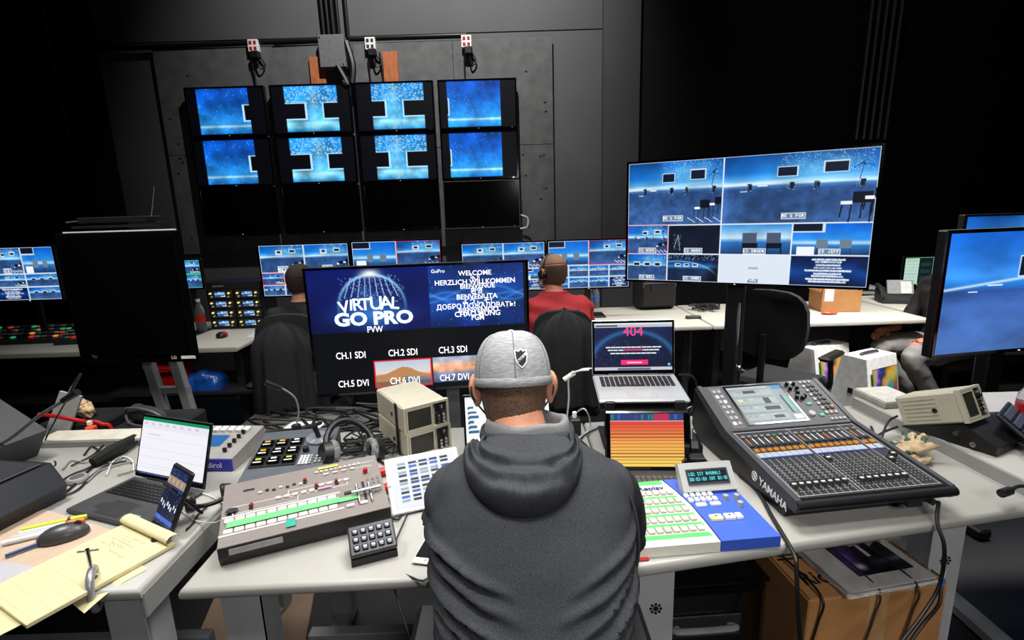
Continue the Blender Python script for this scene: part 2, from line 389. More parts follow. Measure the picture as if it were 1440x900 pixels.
def sym(w, h, mode):
    """picture shown on a wall monitor: blue sky with black cut-outs"""
    c = Cv(w, h, '02040a'); L, Rr = {0: (.13, .80), 1: (.17, .84), 2: (.20, .88), 3: (.10, .80)}[mode]
    s = c.sub(L, .02, Rr, .97); n = vnoise(s.w, s.h, 3, mode+3); n2 = vnoise(s.w, s.h, 12, mode+9); X, Y = s.xy()
    s.vgrad([(0, '0a50c0'), (.35, '0f62cc'), (.6, '1c80e0'), (.8, '2f9bec'), (.84, 'bfe8ff'), (.88, '3ba0e8'), (1, '1478d8')] if mode in (0, 3) else [(0, '1c86dc'), (.5, '2fa0e8'), (.76, '49b4ee'), (.82, '9ee2fa'), (.92, '6cc8f2'), (1, '2f98e0')])
    s.mul(n, .5, 1.5); s.mul(n2, .88, 1.12)
    if mode in (1, 2):
        m = np.clip(1-abs(X-(.55 if mode == 1 else .42))/.16, 0, 1)*n2*.9; s.mix(m, 'a8e4fa')
        s.dots(190, 'a8e0fa', mode+40, 0, 0, 1, .38, 2); s.dots(120, 'bfeaff', mode+60, .3, 0, .7, .9)
    else: s.dots(40, 'a8dcff', mode+9, 0, 0, 1, 1); 
    def notch(x0, x1):
        c.rect(x0-.018, .38-.02, x1+.018, .70+.02, 'c4ecff'); c.rect(x0, .38, x1, .70, '02040a')
    if mode == 0: notch(.73, .82); c.rect(.80, 0, 1, 1, '02040a')
    if mode == 1: notch(.1, .42); notch(.66, 1.0); c.rect(0, 0, .17, 1, '02040a'); c.rect(.84, 0, 1, 1, '02040a')
    if mode == 2: notch(.1, .37); notch(.62, 1.0); c.rect(0, 0, .2, 1, '02040a'); c.rect(.88, 0, 1, 1, '02040a')
    if mode == 3: notch(.06, .11); c.rect(0, 0, .10, 1, '02040a')
    return c

# ------------------------------------------------------------------ screens as things
def display(name, label, cat, loc, yaw, w, h, cv=None, bez=.012, dep=.035, group=None, tilt=0, stand=None, z=0, casemat=None):
    """loc = point under the centre of the panel; z = height of the panel's lower edge above loc"""
    t = thing(name, label, cat, loc, yaw, group); P = Tm(z=z) @ Tm(rx=tilt) @ Tm(z=h/2); cm = casemat or BLK
    part('casing', MB().box((0, dep/2+.004, 0), (w, dep, h), .006).box((0, dep+.012, -.05*h), (w*.6, .03, h*.55), .01), cm, t, P)
    part('bezel', MB().rim(w, h, bez, -.004, .005), BLKG if not casemat else casemat, t, P)
    if cv is not None: picture('screen', cv, w-2*bez, h-2*bez, t, P @ Tm(y=-.001))
    else: part('screen', MB().box((0, .0015, 0), (w-2*bez, .003, h-2*bez)), BLKG, t, P)
    part('indicator_light', MB().box((0, -.0055, -h/2+bez*.45), (.008, .003, .003)), WEM, t, P)
    if stand == 'foot':
        part('neck', MB().box((0, dep+.03, (z+h*.35)/2), (.05, .02, z+h*.35), .004), BLK, t)
        part('foot', MB().box((0, dep+.01, .006), (min(.3, w*.4), .2, .012), .004), BLK, t)
    return t
def place(a, b):
    """two world points of an upper edge -> centre xy, yaw, width"""
    d = Vector((b.x-a.x, b.y-a.y)); return Vector(((a.x+b.x)/2, (a.y+b.y)/2, 0)), math.atan2(d.y, d.x), d.length

# ================================================================== SETTING
floor_m = mat('stage_floor', '17181a', .55, var=.5, scale=3, bump=.1, bscale=30)
struct('floor', MB().box((0, 2.5, -.05), (14, 13, .1)), floor_m)
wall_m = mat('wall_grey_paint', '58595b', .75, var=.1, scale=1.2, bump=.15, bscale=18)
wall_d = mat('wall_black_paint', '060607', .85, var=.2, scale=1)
struct('wall_back', MB().box((-1.6, 6.5, 3.5), (6.1, .2, 7)), wall_m)
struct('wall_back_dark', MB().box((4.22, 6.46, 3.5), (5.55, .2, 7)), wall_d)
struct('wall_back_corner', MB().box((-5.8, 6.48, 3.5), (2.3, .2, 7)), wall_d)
struct('ceiling', MB().box((0, 2.5, 7.05), (14, 13, .1)), wall_d)
struct('wall_front', MB().box((0, -4.05, 3.5), (14, .1, 7)), wall_d)
struct('wall_left', MB().box((-6.95, 2.5, 3.5), (.1, 13, 7)), wall_d)
struct('wall_right', MB().box((6.95, 2.5, 3.5), (.1, 13, 7)), wall_d)
struct('trim_1', MB().box((1.34, 6.36, 3.5), (.42, .12, 7)), mat('pilaster_paint', '4a4b4d', .7, var=.08, scale=2))
struct('trim_2', MB().box((-1.75, 6.396, 4.75), (5.76, .012, 2.2)), mat('upper_wall_paint', '505153', .75, var=.1, scale=1))
wood_m = mat('pale_wood', 'a98f75', .7, var=.15, scale=6)
solo('plywood_offcut', MB().box((-1.08, 1.80, .012), (.42, .62, .024), .002, R=(0, 0, 14)), wood_m, 'pale plywood board lying on the floor between the left and centre tables', 'board')
# plywood backing of the monitor wall
ply = thing('plywood_backing', 'large dark-painted plywood backing behind the wall of screens', 'panel', (-1.72, 6.36, 0))
ply_m = mat('painted_plywood', '5b5c5d', .75, var=.22, scale=7, bump=.4, bscale=30)
for i in range(4):
    for j in range(2):
        part('plywood_sheet', MB().box((-1.705+i*1.137, -.012+random.uniform(-.002, .002), 1.25+.57+j*1.16), (1.133, .024, 1.155), .003), ply_m, ply)
sc = MB()
for i in range(34): sc.cyl((random.choice((-2.2, -1.15, -.6, 0, .6, 1.9, 2.1))+random.uniform(-.05, .05), -.024, random.uniform(1.3, 3.5)), (0, 0, 0), .001, n=3) if 0 else sc.box((random.choice((-2.15, -1.9, 1.95, 2.15, 0.5))+random.uniform(-.04, .04), -.026, random.uniform(1.3, 3.45)), (.03, .006, .016), .002)
part('screw_head', sc, mat('dark_screw', '202020', .5), ply, kind='stuff')
for i, px in enumerate((446, 549)):
    p = yp(px, 96+(-1 if i else 6), 6.28)
    solo('wood_block', MB().box((p.x, 6.31, p.z), (.17, .035, .34), .003), mat('raw_plywood', 'b0653c', .75, var=.2, scale=12, stretch=(3, 3, 1)),
         ('raw orange plywood strip left of centre above the wall screens, beside the junction box', 'raw orange plywood strip right of centre above the wall screens, under the middle outlet')[i], 'wood')
# wall screens
cvs = [sym(120, 72, k) for k in range(4)]
colx = [(-3.62, -2.72), (-2.66, -1.75), (-1.70, -.81), (-.76, .13)]; rowz = [(2.575, 3.11), (2.02, 2.555), (1.46, 2.0)]
cn = ('leftmost', 'second from left', 'third from left', 'rightmost'); rn = ('top', 'middle', 'bottom')
cd = ('notched plain blue picture', 'sparkling crossed picture', 'sparkling crossed picture', 'plain starry picture')
for r, (z0, z1) in enumerate(rowz):
    for c, (x0, x1) in enumerate(colx):
        t = display('wall_monitor', ('wall screen with %s, %s, %s row' % (cd[c], cn[c], rn[r])) if r < 2 else 'switched-off black wall screen, %s in the bottom row' % cn[c], 'monitor',
                ((x0+x1)/2, 6.2, z0), 0, x1-x0, z1-z0, cvs[c] if r < 2 else None, .018, .05, 'screens of the wall display', casemat=None)
        part('wall_bracket', MB().box((0, .115, .27), (.3, .06, .2), .004), DGR, t)
        if r == 2 and c == 3: part('edge_strip', MB().rim(x1-x0+.008, z1-z0+.008, .008, -.008, .0, (0, 0, (z1-z0)/2)), MGR, t)
        part('corner_bolt', MB().cyl((x1-(x0+x1)/2-.06, -.008, .01), (x1-(x0+x1)/2-.06, -.003, .01), .012, n=8).cyl((-.3, -.008, .01), (-.3, -.003, .01), .009, n=8), CHR, t, kind='stuff')
# conduit run, sockets, junction box
pl, pr = yp(60, 71, 6.3), yp(648, 61, 6.3)
pm_ = mat('conduit_black', '1b1b1d', .4, .4)
solo('wall_conduit', MB().cyl((-6.0, 6.33, 3.56), (-1.98, 6.33, 3.60), .028).cyl((-2.6, 6.33, 3.59), (-2.0, 6.33, 3.6), .033), pm_, 'long horizontal black conduit running left of the junction box', 'conduit', smooth=True)
solo('wall_conduit', MB().cyl((-1.74, 6.33, 3.60), (-.42, 6.33, 3.60), .028), pm_, 'short horizontal black conduit between the junction box and right outlet', 'conduit', smooth=True)
for x, z, w in ((357, 65, 'left'), (521, 62, 'middle'), (656, 59, 'right')):
    p = yp(x, z, 6.3)
    t = thing('power_outlet', 'white wall outlet box with red sockets, the %s one of three on the conduit' % w, 'outlet', (p.x, 6.3, p.z), 0, 'outlets above the wall screens')
    part('cover', MB().box((0, 0, 0), (.115, .06, .13), .005), WHT, t)
    for sx in (-.025, .025):
        for sz in (-.03, .03): part('socket', MB().box((sx, -.032, sz), (.03, .008, .034), .003), RED if w != 'middle' else DGR, t)
    part('plug', MB().box((.02, -.03, -.1), (.09, .07, .08), .01), BLK, t)
    part('power_cord', MB().tube([(-.03, -.03, -.12), (-.035, 0, -.3), (-.03, .01, -.55)], .009).tube([(.02, -.03, -.12), (.05, -.02, -.24), (.1, 0, -.2), (.05, 0, -.1)], .009), RUB, t, smooth=True)
    if w == 'middle': part('power_cord', MB().tube([(.1, -.03, -.1), (.11, 0, -.3), (.11, .01, -.55)], .009), RUB, t, smooth=True)
p = yp(470, 75, 6.3)
jb = thing('junction_box', 'square dark grey junction box above the wall screens', 'electrical box', (p.x, 6.3, p.z))
part('enclosure', MB().box((0, -.03, 0), (.29, .12, .34), .008), mat('box_grey', '6a6c6e', .5), jb)
part('cover_screw', MB().cyl((-.12, -.095, .14), (-.12, -.088, .14), .008, n=8).cyl((.12, -.095, -.14), (.12, -.088, -.14), .008, n=8), CHR, jb, kind='stuff')
for i, dx in enumerate((-.1, -.045, .01, .07, .17)):
    solo('vertical_conduit', MB().cyl((p.x+dx, 6.32, p.z+.16), (p.x+dx-.02, 6.32, 6.6), .019), pm_, 'black vertical conduit rising from the junction box, %s of five' % ('leftmost', 'second', 'middle', 'fourth', 'rightmost')[i], 'conduit', 'conduits above the junction box', smooth=True)
solo('hanging_cable_bundle', MB().tube([(p.x+.16, 6.25, p.z+.1), (p.x+.22, 6.22, p.z-.15), (p.x+.2, 6.2, 3.1)], .035).tube([(p.x+.05, 6.22, p.z-.15), (p.x+.15, 6.2, p.z-.35), (p.x+.1, 6.2, 3.12)], .03), RUB, 'thick black cable bundle hanging from the junction box', 'cable', smooth=True)
lc = mat('dim_conduit', '4a4a4c', .4, .5)
for i, (xa, ya, xb, yb) in enumerate(((3, 40, 22, 165), (16, 40, 40, 190), (20, 0, 57, 215), (57, 0, 100, 210))):
    a, b = yp(xa, ya, 6.3), yp(xb, yb, 6.3)
    solo('left_wall_pipe', MB().cyl(a, b, .014, n=8), lc, 'thin dim pipe on the dark wall at far left, %s of four' % ('leftmost', 'second', 'third', 'rightmost')[i], 'pipe', 'pipes on the dark left wall', smooth=True)
for i in range(5):
    a, b = yp(1228+i*10.5, 0, 6.25), yp(1204+i*10, 196, 6.25)
    solo('right_wall_pipe', MB().cyl(a, b, .016, n=8), mat('right_pipe', '7a7a7c', .4, .4), 'thin grey pipe on the black wall right of the pilaster, %s of five' % ('leftmost', 'second', 'middle', 'fourth', 'rightmost')[i], 'pipe', 'pipes on the dark right wall', smooth=True)
a = yp(735, 312, 6.2)
solo('cable_loop', MB().tube([a+Vector((-.03, 0, -.08)), a+Vector((.05, 0, -.06)), a+Vector((.06, 0, .04)), a+Vector((-.02, 0, .08))], .012), WCB, 'white cable loop at the right edge of the bottom wall screen', 'cable', smooth=True)
spot('right_wall_light', (2.2, 4.5, 6.4), (3.9, 6.4, 3.8), 26, 50, .8, .1)

# ================================================================== TABLES
LEGH = mat('punched_steel', 'b4b6b8', .5, .0, var=.05)
def leg_holes(mb, x, y, z0, w, h):
    for k in range(2):
        zc = z0+h*(.72-.22*k)
        for a in range(8):
            an = a*PI/4; mb.cyl((x+.014*math.cos(an), y-.0015, zc+.014*math.sin(an)), (x+.014*math.cos(an), y+.001, zc+.014*math.sin(an)), .0045, n=6)
        mb.cyl((x, y-.001, zc), (x, y+.001, zc), .008, n=10)
    for k in range(6): mb.cyl((x, y-.0015, z0+.05+k*.055), (x, y+.001, z0+.05+k*.055), .003, n=6)
def desk_leg(t, x, y, depth, h=.72):
    l = part('leg', MB().box((x, y+.05, h/2), (.10, .012, h-.03), .002).box((x-.045, y+.09, h/2), (.01, .09, h-.03)).box((x+.045, y+.09, h/2), (.01, .09, h-.03)), LEGH, t)
    g = MB(); leg_holes(g, x, y+.044, 0, .1, h); part('punched_holes', g, BLKM, l, kind='stuff')
    part('foot', MB().box((x, y+depth/2, .03), (.07, depth*.86, .05), .008), STL, t)
    part('top_bracket', MB().box((x, y+depth/2, h-.03), (.06, depth*.8, .04), .004), STL, t)
    part('rear_leg', MB().box((x, y+depth-.12, h/2), (.08, .08, h-.05), .004), STL, t)
def desk(name, label, poly, z, legs, depth, thick=.032, mt=None, bevel=.012):
    t = thing(name, label, 'table', (0, 0, 0)); top = MB(); cx = sum(p[0] for p in poly)/len(poly); cy = sum(p[1] for p in poly)/len(poly)
    def shr(d):
        out = []
        for x, y in poly:
            v = Vector((cx-x, cy-y)).normalized()*d*1.4; out.append((x+v.x, y+v.y))
        return out
    R = [[(x, y, z-thick) for x, y in shr(bevel*.6)], [(x, y, z-thick+.008) for x, y in poly], [(x, y, z-bevel) for x, y in poly],
         [(x, y, z-bevel*.3) for x, y in shr(bevel*.35)], [(x, y, z) for x, y in shr(bevel)]]
    top.loft(R); part('tabletop', top, mt or TOP, t, smooth=True)
    for (x, y) in legs: desk_leg(t, x, y, depth, z-thick)
    return t
dl = desk('equipment_table', 'pale grey table at left carrying the open laptop and yellow pad', [(-2.7, 1.06), (-.925, 1.09), (-.935, 2.03), (-2.7, 2.06)], .75, [(-1.02-.0, 1.10), (-2.5, 1.10)], .9)
part('edge_strip', MB().box((-.929, 1.56, .70), (.012, .93, .07), .003), EDG, dl)
part('cross_rail', MB().box((-1.76, 1.5, .22), (1.4, .04, .06), .004), STL, dl)
dc = desk('equipment_table', 'pale grey centre table in front of the capped man, under the switcher', [(-.83, 1.085), (.285, 1.115), (.285, 2.02), (-.83, 2.0)], .75, [(-.72, 1.10), (.245, 1.14)], .84)
part('cross_rail', MB().box((-.25, 1.45, .26), (.9, .04, .06), .004).box((-.4, 1.22, .30), (.5, .03, .05), .004), STL, dc)
part('cable_tray', MB().box((-.3, 1.7, .52), (.8, .2, .01)).box((-.3, 1.6, .55), (.8, .01, .07)), BLK, dc)
dr = desk('equipment_table', 'pale grey right table under the audio mixing console', [(.29, 1.115), (1.53, 1.325), (1.53, 2.12), (.29, 2.02)], .75, [(1.33, 1.36), (.38, 1.2)], .68)
ds = desk('equipment_table', 'raised pale table at right edge under the tilted beige monitor', [(1.545, 1.0), (2.9, 1.0), (2.9, 2.12), (1.49, 2.12)], .79, [(1.75, 1.05), (2.7, 1.05)], .95, .05, bevel=.006)
part('edge_strip', MB().prism([(1.470, 2.10), (1.484, 2.10), (1.484+.058, 1.0), (1.470+.058, 1.0)], .735, .792), EDG, ds)
# far desks
FT = mat('far_desk_laminate', 'c6c2b6', .4, var=.04, scale=5)
for lab, x0, x1, y0, y1 in (('long pale far desk at left, behind the big black screen', -5.2, -1.95, 3.52, 4.5), ('pale far desk behind the man in black', -1.94, -.2, 3.72, 4.6),
                           ('pale far desk behind the man in the red shirt', -.19, 1.5, 3.74, 4.6), ('pale far desk carrying the cardboard box at right', 1.51, 3.15, 3.74, 4.6), ('pale far desk at far right behind the phone', 3.2, 5.2, 4.0, 4.8)):
    t = desk('control_desk', lab, [(x0, y0), (x1, y0), (x1, y1), (x0, y1)], .75, [], 0, .035, FT)
    for x in (x0+.12, x1-.12):
        part('leg', MB().box((x, y0+.45, .36), (.06, .5, .7), .01), DGR, t)
    if x0 < -5 or x0 > 0: part('shelf', MB().box(((x0+x1)/2, y0+.45, .33), (x1-x0-.3, .6, .02)), DGR, t)

# ================================================================== FAR SCREENS AND DESK EQUIPMENT
A = [(0, .5, [(0, .5, 0, None), (.5, 1, 0, None)]), (.5, 1, [(0, .33, 0, None), (.33, .66, 1, None), (.66, 1, 4, None)])]
def far_screen(label, pxl, pyl, pxr, pyr, y, cv, h, group='screens on the far desks', name='desk_monitor', yaw=0):
    a, b = yp(pxl, pyl, y), yp(pxr, pyr, y); w = (b-a).length; zt = (a.z+b.z)/2
    return display(name, label, 'monitor', ((a.x+b.x)/2, y, .75), yaw, w, h, cv, .012, .03, group, stand='foot', z=zt-h-.75)
mvA = multiview(120, 68, [(0, .55, [(0, .5, 0, 'ME1'), (.5, 1, 0, 'ME2')]), (.55, .78, [(0, .25, 0, None), (.25, .5, 1, None), (.5, .75, 2, None), (.75, 1, 3, None)]),
                          (.78, 1, [(0, .25, 4, None), (.25, .5, 7, None), (.5, .75, 5, None), (.75, 1, 6, None)])], red=2)
mvB = multiview(120, 68, [(0, .52, [(0, .5, 3, None), (.5, 1, 0, None)]), (.52, .76, [(0, .25, 2, None), (.25, .5, 4, None), (.5, .75, 4, None), (.75, 1, 4, None)]),
                          (.76, 1, [(0, .25, 3, None), (.25, .5, 4, None), (.5, .75, 4, None), (.75, 1, 6, None)])], seed=20, red=1)
far_screen('first far desk screen from the left, above the man in black', 361, 345, 490, 339, 4.15, mvA, .43)
far_screen('far desk screen peeking above the left half of the large preview screen', 492, 339, 620, 335, 4.15, mvB, .43)
far_screen('far desk screen directly left of the man in red, with two wide views on top', 647, 342, 767, 338, 4.2, mvA, .41)
far_screen('far desk screen behind the head of the man in red, with a red-framed view', 769, 337, 887, 335, 4.2, mvB, .41)
far_screen('multi-view screen at far left edge, behind the big black screen', -22, 347, 74, 345, 3.9, multiview(100, 80, [(0, .5, [(0, .5, 0, 'C1'), (.5, 1, 3, None)]), (.5, .75, [(0, .5, 0, None), (.5, 1, 4, None)]), (.75, 1, [(0, .5, 6, None), (.5, 1, 4, None)])], seed=50), .42)
far_screen('small green-framed screen right of the big black screen', 236, 366, 281, 362, 4.0, multiview(50, 44, [(0, .5, [(0, 1, 0, None)]), (.5, 1, [(0, .4, 6, None), (.4, 1, 4, None)])], line='3fd86a', seed=70), .24)
c = Cv(60, 44, '0d1a1c'); c.rect(0, .05, .5, 1, 'b9d8c8'); c.box(0, 0, 1, 1, '8fe0b0'); 
for i in range(7): c.rect(.05, .12+i*.12, .45, .15+i*.12, '9fc0b4')
for i in range(3): c.rect(.56, .2+i*.25, .9, .35+i*.25, '1c3438')
far_screen('small screen with a pale green list, above the desk phone', 1272, 362, 1316, 358, 4.5, c, .26)

def mixerdesk(name, label, cat, loc, yaw, w, d, seed):
    t = thing(name, label, cat, loc, yaw); R = random.Random(seed)
    part('housing', MB().prism([(-d/2, 0), (d/2, 0), (d/2, .09), (-d/2, .035)], -w/2, w/2, 'x'), DGR, t)
    cols = [mat('btn_red', 'd8362c', .4, emit=.6), mat('btn_orange', 'f09030', .4, emit=.8), mat('btn_green', '3fc07a', .4, emit=.5), LGR, LGR, DGR, MGR, WHT]
    sl = math.degrees(math.atan2(.055, d))
    for i in range(int(w/.045)):
        for j in range(4):
            part('button', MB().box((-w/2+.03+i*.045, 0, 0), (.03, .022, .01), .002), R.choice(cols+[DGR, MGR, DGR, LGR]), t, Tm(y=-d/2+.04+j*(d-.07)/4, z=.045+.055*(j+.3)/4, rx=sl))
    part('lever', MB().box((w/2-.07, 0, .08), (.06, .016, .02), .004), CHR, t)
    return t
p = zp(38, 482); mixerdesk('vision_mixer', 'video switcher panel with coloured lit buttons on the left far desk', 'switcher', (p.x, p.y+.12, .75), .05, .78, .34, 3)
p = zp(88, 483); mixerdesk('desk_controller', 'small dark sloped control panel beside the lit switcher at far left', 'controller', (p.x+.08, p.y+.1, .75), .1, .22, .3, 5)
# rack of camera control units
p = zp(322, 468); rk = thing('camera_control_rack', 'black rack of small lit camera control units on the left far desk', 'rack', (p.x, p.y+.16, .75), .0)
part('rack_frame', MB().box((0, .12, .19), (.46, .24, .40), .006), BLK, rk)
part('header_panel', MB().box((0, -.004, .355), (.44, .012, .05), .002), DGR, rk)
cc = [Cv(14, 8, '1c3f8a'), Cv(14, 8, '2d62b0'), Cv(14, 8, '12306e')]
for k, q in enumerate(cc): stage(q, 0, k)
for i in range(2):
    for j in range(4):
        u = part('control_unit', MB().box((-.11+i*.22, -.006, .29-j*.08), (.20, .016, .072), .003), DGR, rk)
        picture('unit_screen', cc[(i+j) % 3], .085, .042, u, Tm(-.11+i*.22, -.016, .29-j*.08))
        for s in (-1, 1):
            part('lit_knob', MB().cyl((-.11+i*.22+s*.075, -.015, .30-j*.08), (-.11+i*.22+s*.075, -.03, .30-j*.08), .0075, n=10), YEL, u)
            part('knob', MB().cyl((-.11+i*.22+s*.068, -.015, .272-j*.08), (-.11+i*.22+s*.068, -.026, .272-j*.08), .008, n=8), WHT, u)
part('header_print', MB().box((-.12, -.0115, .358), (.09, .002, .012)), LGR, rk)
def bottle(label, p, red=False, h=.22, r=.032, z=.75, group=None):
    t = thing('water_bottle', label, 'bottle', (p.x, p.y, z), 0, group)
    gl = mat('clear_bottle', 'd8e4ea', .08, trans=.85, var=.02)
    part('body', MB().lathe([(r*.8, 0), (r, .01), (r, h*.6), (r*.9, h*.72), (r*.38, h*.88), (r*.38, h*.93)]), gl, t, smooth=True)
    part('cap', MB().lathe([(r*.45, h*.92), (r*.45, h), (r*.4, h*1.01)]), WHT, t, smooth=True)
    part('wrapper', MB().lathe([(r*1.01, h*.3), (r*1.02, h*.55)]), RED if red else mat('bottle_blue', '4a6fb0', .5), t, smooth=True)
bottle('clear bottle with a red wrapper beside the rack of control units', zp(285, 467), True, .27, .036)
bottle('clear water bottle nearer the man in red, right of his shoulder', zp(829, 437), h=.2, group='bottles by the man in red')
bottle('clear water bottle farther right of the man in red', zp(838, 433), h=.2, group='bottles by the man in red')
p = zp(312, 474); t = thing('computer_mouse', 'black and red computer mouse in front of the control unit rack', 'mouse', (p.x, p.y, .75), .4)
part('shell', MB().ball((0, 0, .012), (.04, .06, .03), z0=-.4), BLK, t, smooth=True); part('side_grip', MB().ball((.012, 0, .011), (.032, .045, .032), z0=-.3), RED, t, smooth=True)
solo('scattered_papers', MB().box((p.x+.35, p.y+.05, .753), (.3, .2, .004), R=(0, 0, 12)).box((p.x-.3, p.y-.02, .752), (.12, .1, .003)), WHT, 'white sheets lying at the foot of the control unit rack', 'paper', M=Matrix())
# shelf things under left far desk
p = yp(247, 528, 3.7)
t = thing('tool_case', 'red moulded tool case under the left far desk', 'case', (p.x, p.y, p.z-.12), .1)
part('body', MB().box((0, 0, .1), (.24, .16, .2), .02), RED, t); part('lid', MB().box((-.03, 0, .215), (.3, .18, .04), .015), RED, t); part('handle', MB().tube([(-.12, -.08, .2), (-.12, -.12, .21), (.05, -.12, .21), (.05, -.08, .2)], .012), RED, t, smooth=True)
p = yp(288, 535, 3.7)
b = fuse(MB().box((0, 0, .06), (.3, .18, .12), .03).ball((.08, 0, .09), .08).ball((-.08, .02, .1), .07).ball((.02, -.03, .12), .07), .012, 3)
b.materials.append(mat('blue_packaging', '1f5fc0', .25, var=.5, scale=15, bump=.5, bscale=30)); o = tag(link('drinks_pack', b), 'blue plastic-wrapped pack beside the red case under the far desk', 'package'); o.location = (p.x, p.y, p.z-.09)
solo('low_shelf', MB().box((-2.05, 3.85, yp(290, 552, 3.6).z), (1.9, .55, .02)), DGR, 'dark low shelf under the left far desk carrying the red case', 'shelf')
# backpack on the desk
p = zp(928, 438); t = thing('rolling_case', 'black soft rolling case standing on the far desk under the large multi-view screen', 'luggage', (p.x, p.y+.2, .75), .05)
part('body', MB().box((0, 0, .19), (.34, .22, .38), .03), mat('black_nylon', '18181a', .8, bump=.3), t); part('front_pocket', MB().box((0, -.125, .14), (.3, .04, .22), .015), mat('black_nylon', '18181a'), t)
part('zipper', MB().tube([(-.14, -.148, .2), (-.12, -.148, .235), (.12, -.148, .235), (.14, -.148, .2)], .004), MGR, t); part('badge', MB().box((.02, -.125, .29), (.05, .02, .04), .004), WHT, t); part('zip_pull', MB().box((-.07, -.15, .21), (.012, .01, .04)), CHR, t)
part('handle', MB().tube([(-.07, 0, .37), (-.06, 0, .42), (.06, 0, .42), (.07, 0, .37)], .01), BLK, t, smooth=True)
for k, (px, py, lb) in enumerate(((990, 437, 'dark'), (1085, 424, 'grey'))):
    p = zp(px, py); mb = MB(); R = random.Random(k)
    for i in range(9): mb.tube([(R.uniform(-.15, .15), R.uniform(-.08, .08), R.uniform(.01, .05)) for _ in range(4)], .007)
    o = solo('cable_heap', mb, RUB, 'tangled heap of %s cables on the far desk %s the large screen post' % (lb, 'left of' if k == 0 else 'right of'), 'cable', smooth=True); o.location = (p.x, p.y, .75)
p = zp(975, 448); solo('loose_stapler', MB().box((0, 0, .012), (.12, .04, .024), .006), DGR, 'small dark tool lying on the far desk near the rolling case', 'tool').location = (p.x, p.y, .75)
# cardboard box on far desk
p = zp(1188, 440); t = thing('cardboard_box', 'brown cardboard box standing on the right far desk', 'box', (p.x, p.y+.15, .75), -.12)
part('carton', MB().box((0, 0, .1), (.30, .24, .2), .004), CARD, t); part('flap', MB().box((.14, -.05, .235), (.1, .16, .006), R=(0, -55, 10)), CARD, t); part('flap', MB().box((-.16, 0, .19), (.006, .24, .05), R=(0, 20, 0)), CARD, t)
part('shipping_sheet', MB().box((-.10, -.122, .14), (.07, .004, .1)), WHT, t)
p = zp(1163, 441); solo('snack_packet', MB().ball((0, 0, .012), (.07, .035, .016), 12, 6), mat('orange_packet', 'e8502a', .4, var=.6, scale=30), 'orange and white snack packet beside the cardboard box', 'packet', smooth=True).location = (p.x, p.y-.03, .755)
p = zp(1290, 432); t = thing('desk_phone', 'grey desk phone with a tilted pale display on the right far desk', 'phone', (p.x, p.y+.25, .75), -.3)
part('base', MB().prism([(-.1, 0), (.1, 0), (.1, .12), (-.1, .03)], -.13, .13, 'x'), DGR, t); part('display_panel', MB().box((.03, .02, .13), (.2, .02, .13), .005, R=(-25, 0, 0)), LGR, t); part('handset', MB().tube([(-.13, -.1, .06), (-.12, 0, .12), (-.12, .1, .14)], .02), DGR, t, smooth=True)
part('paper_note', MB().box((.07, .006, .13), (.08, .006, .11), R=(-25, 0, 0)), WHT, t)
p = zp(1245, 420); t = thing('small_printer', 'low grey device on the far desk right of the cardboard box', 'device', (p.x-.05, p.y+.3, .75), -.2)
part('body', MB().box((0, 0, .04), (.3, .2, .08), .015), LGR, t); part('slot', MB().box((0, -.1, .05), (.2, .01, .012)), BLK, t)

# ================================================================== LARGE FREE-STANDING SCREENS
def stand_pole(t, w, depth, top, lab=None, r=.05):
    part('pole', MB().box((0, depth+.07, top/2), (r*2, r*1.4, top), .008), BLK, t)
    part('mount', MB().box((0, depth+.035, top-.08), (.3, .05, .25), .01), BLK, t)
    part('base_frame', MB().box((0, depth+.07, .03), (w*.6, .08, .05), .01).box((-w*.27, depth+.05, .03), (.07, .6, .05), .01).box((w*.27, depth+.05, .03), (.07, .6, .05), .01), BLK, t)
# right multi-view TV
a, b = yp(882, 222, 3.12), yp(1246, 194, 2.52); q, yaw, w = place(a, b)
rows = [(.0, .525, [(0, .43, 0, 'ME 1 PGM'), (.43, 1, 8, 'ME 1 PGM')]), (.525, .765, [(0, .195, 0, 'C1 WIDE'), (.195, .43, 1, 'C2 HARD'), (.43, .715, 2, 'C3 INGEN'), (.715, 1, 3, 'C5 JIFF')]),
        (.765, 1, [(0, .195, 4, 'C1 WIL'), (.195, .43, 7, 'C2 JANE'), (.43, .715, 5, 'PGM2'), (.715, 1, 6, None)])]
cv = multiview(380, 214, rows, gap=1, line='e6f2fc', seed=90, red=2); s = cv.sub(.43, 0, 1, .525); stool(s, .86, .58, .95); stool(s, .99, .54, .8)
tv = display('large_display', 'huge multi-view screen at upper right on a black floor stand', 'monitor', q, yaw, w, .70, cv, .013, .05, z=1.19)
stand_pole(tv, w, .05, 1.5)
p = yp(1040, 470, 2.75); t = thing('chrome_light_stand', 'thin chrome stand pole beside the black post of the huge screen', 'stand', (p.x, p.y+.02, 0))
part('tube', MB().cyl((0, 0, 0), (0, 0, 1.1), .008), CHR, t, smooth=True); part('clamp_knob', MB().ball((.012, -.015, .73), .016), CHR, t, smooth=True)
for k in range(3): part('leg', MB().cyl((0, 0, .35), (.16*math.cos(k*2.1+1), .16*math.sin(k*2.1+1), .01), .007), CHR, t, smooth=True)
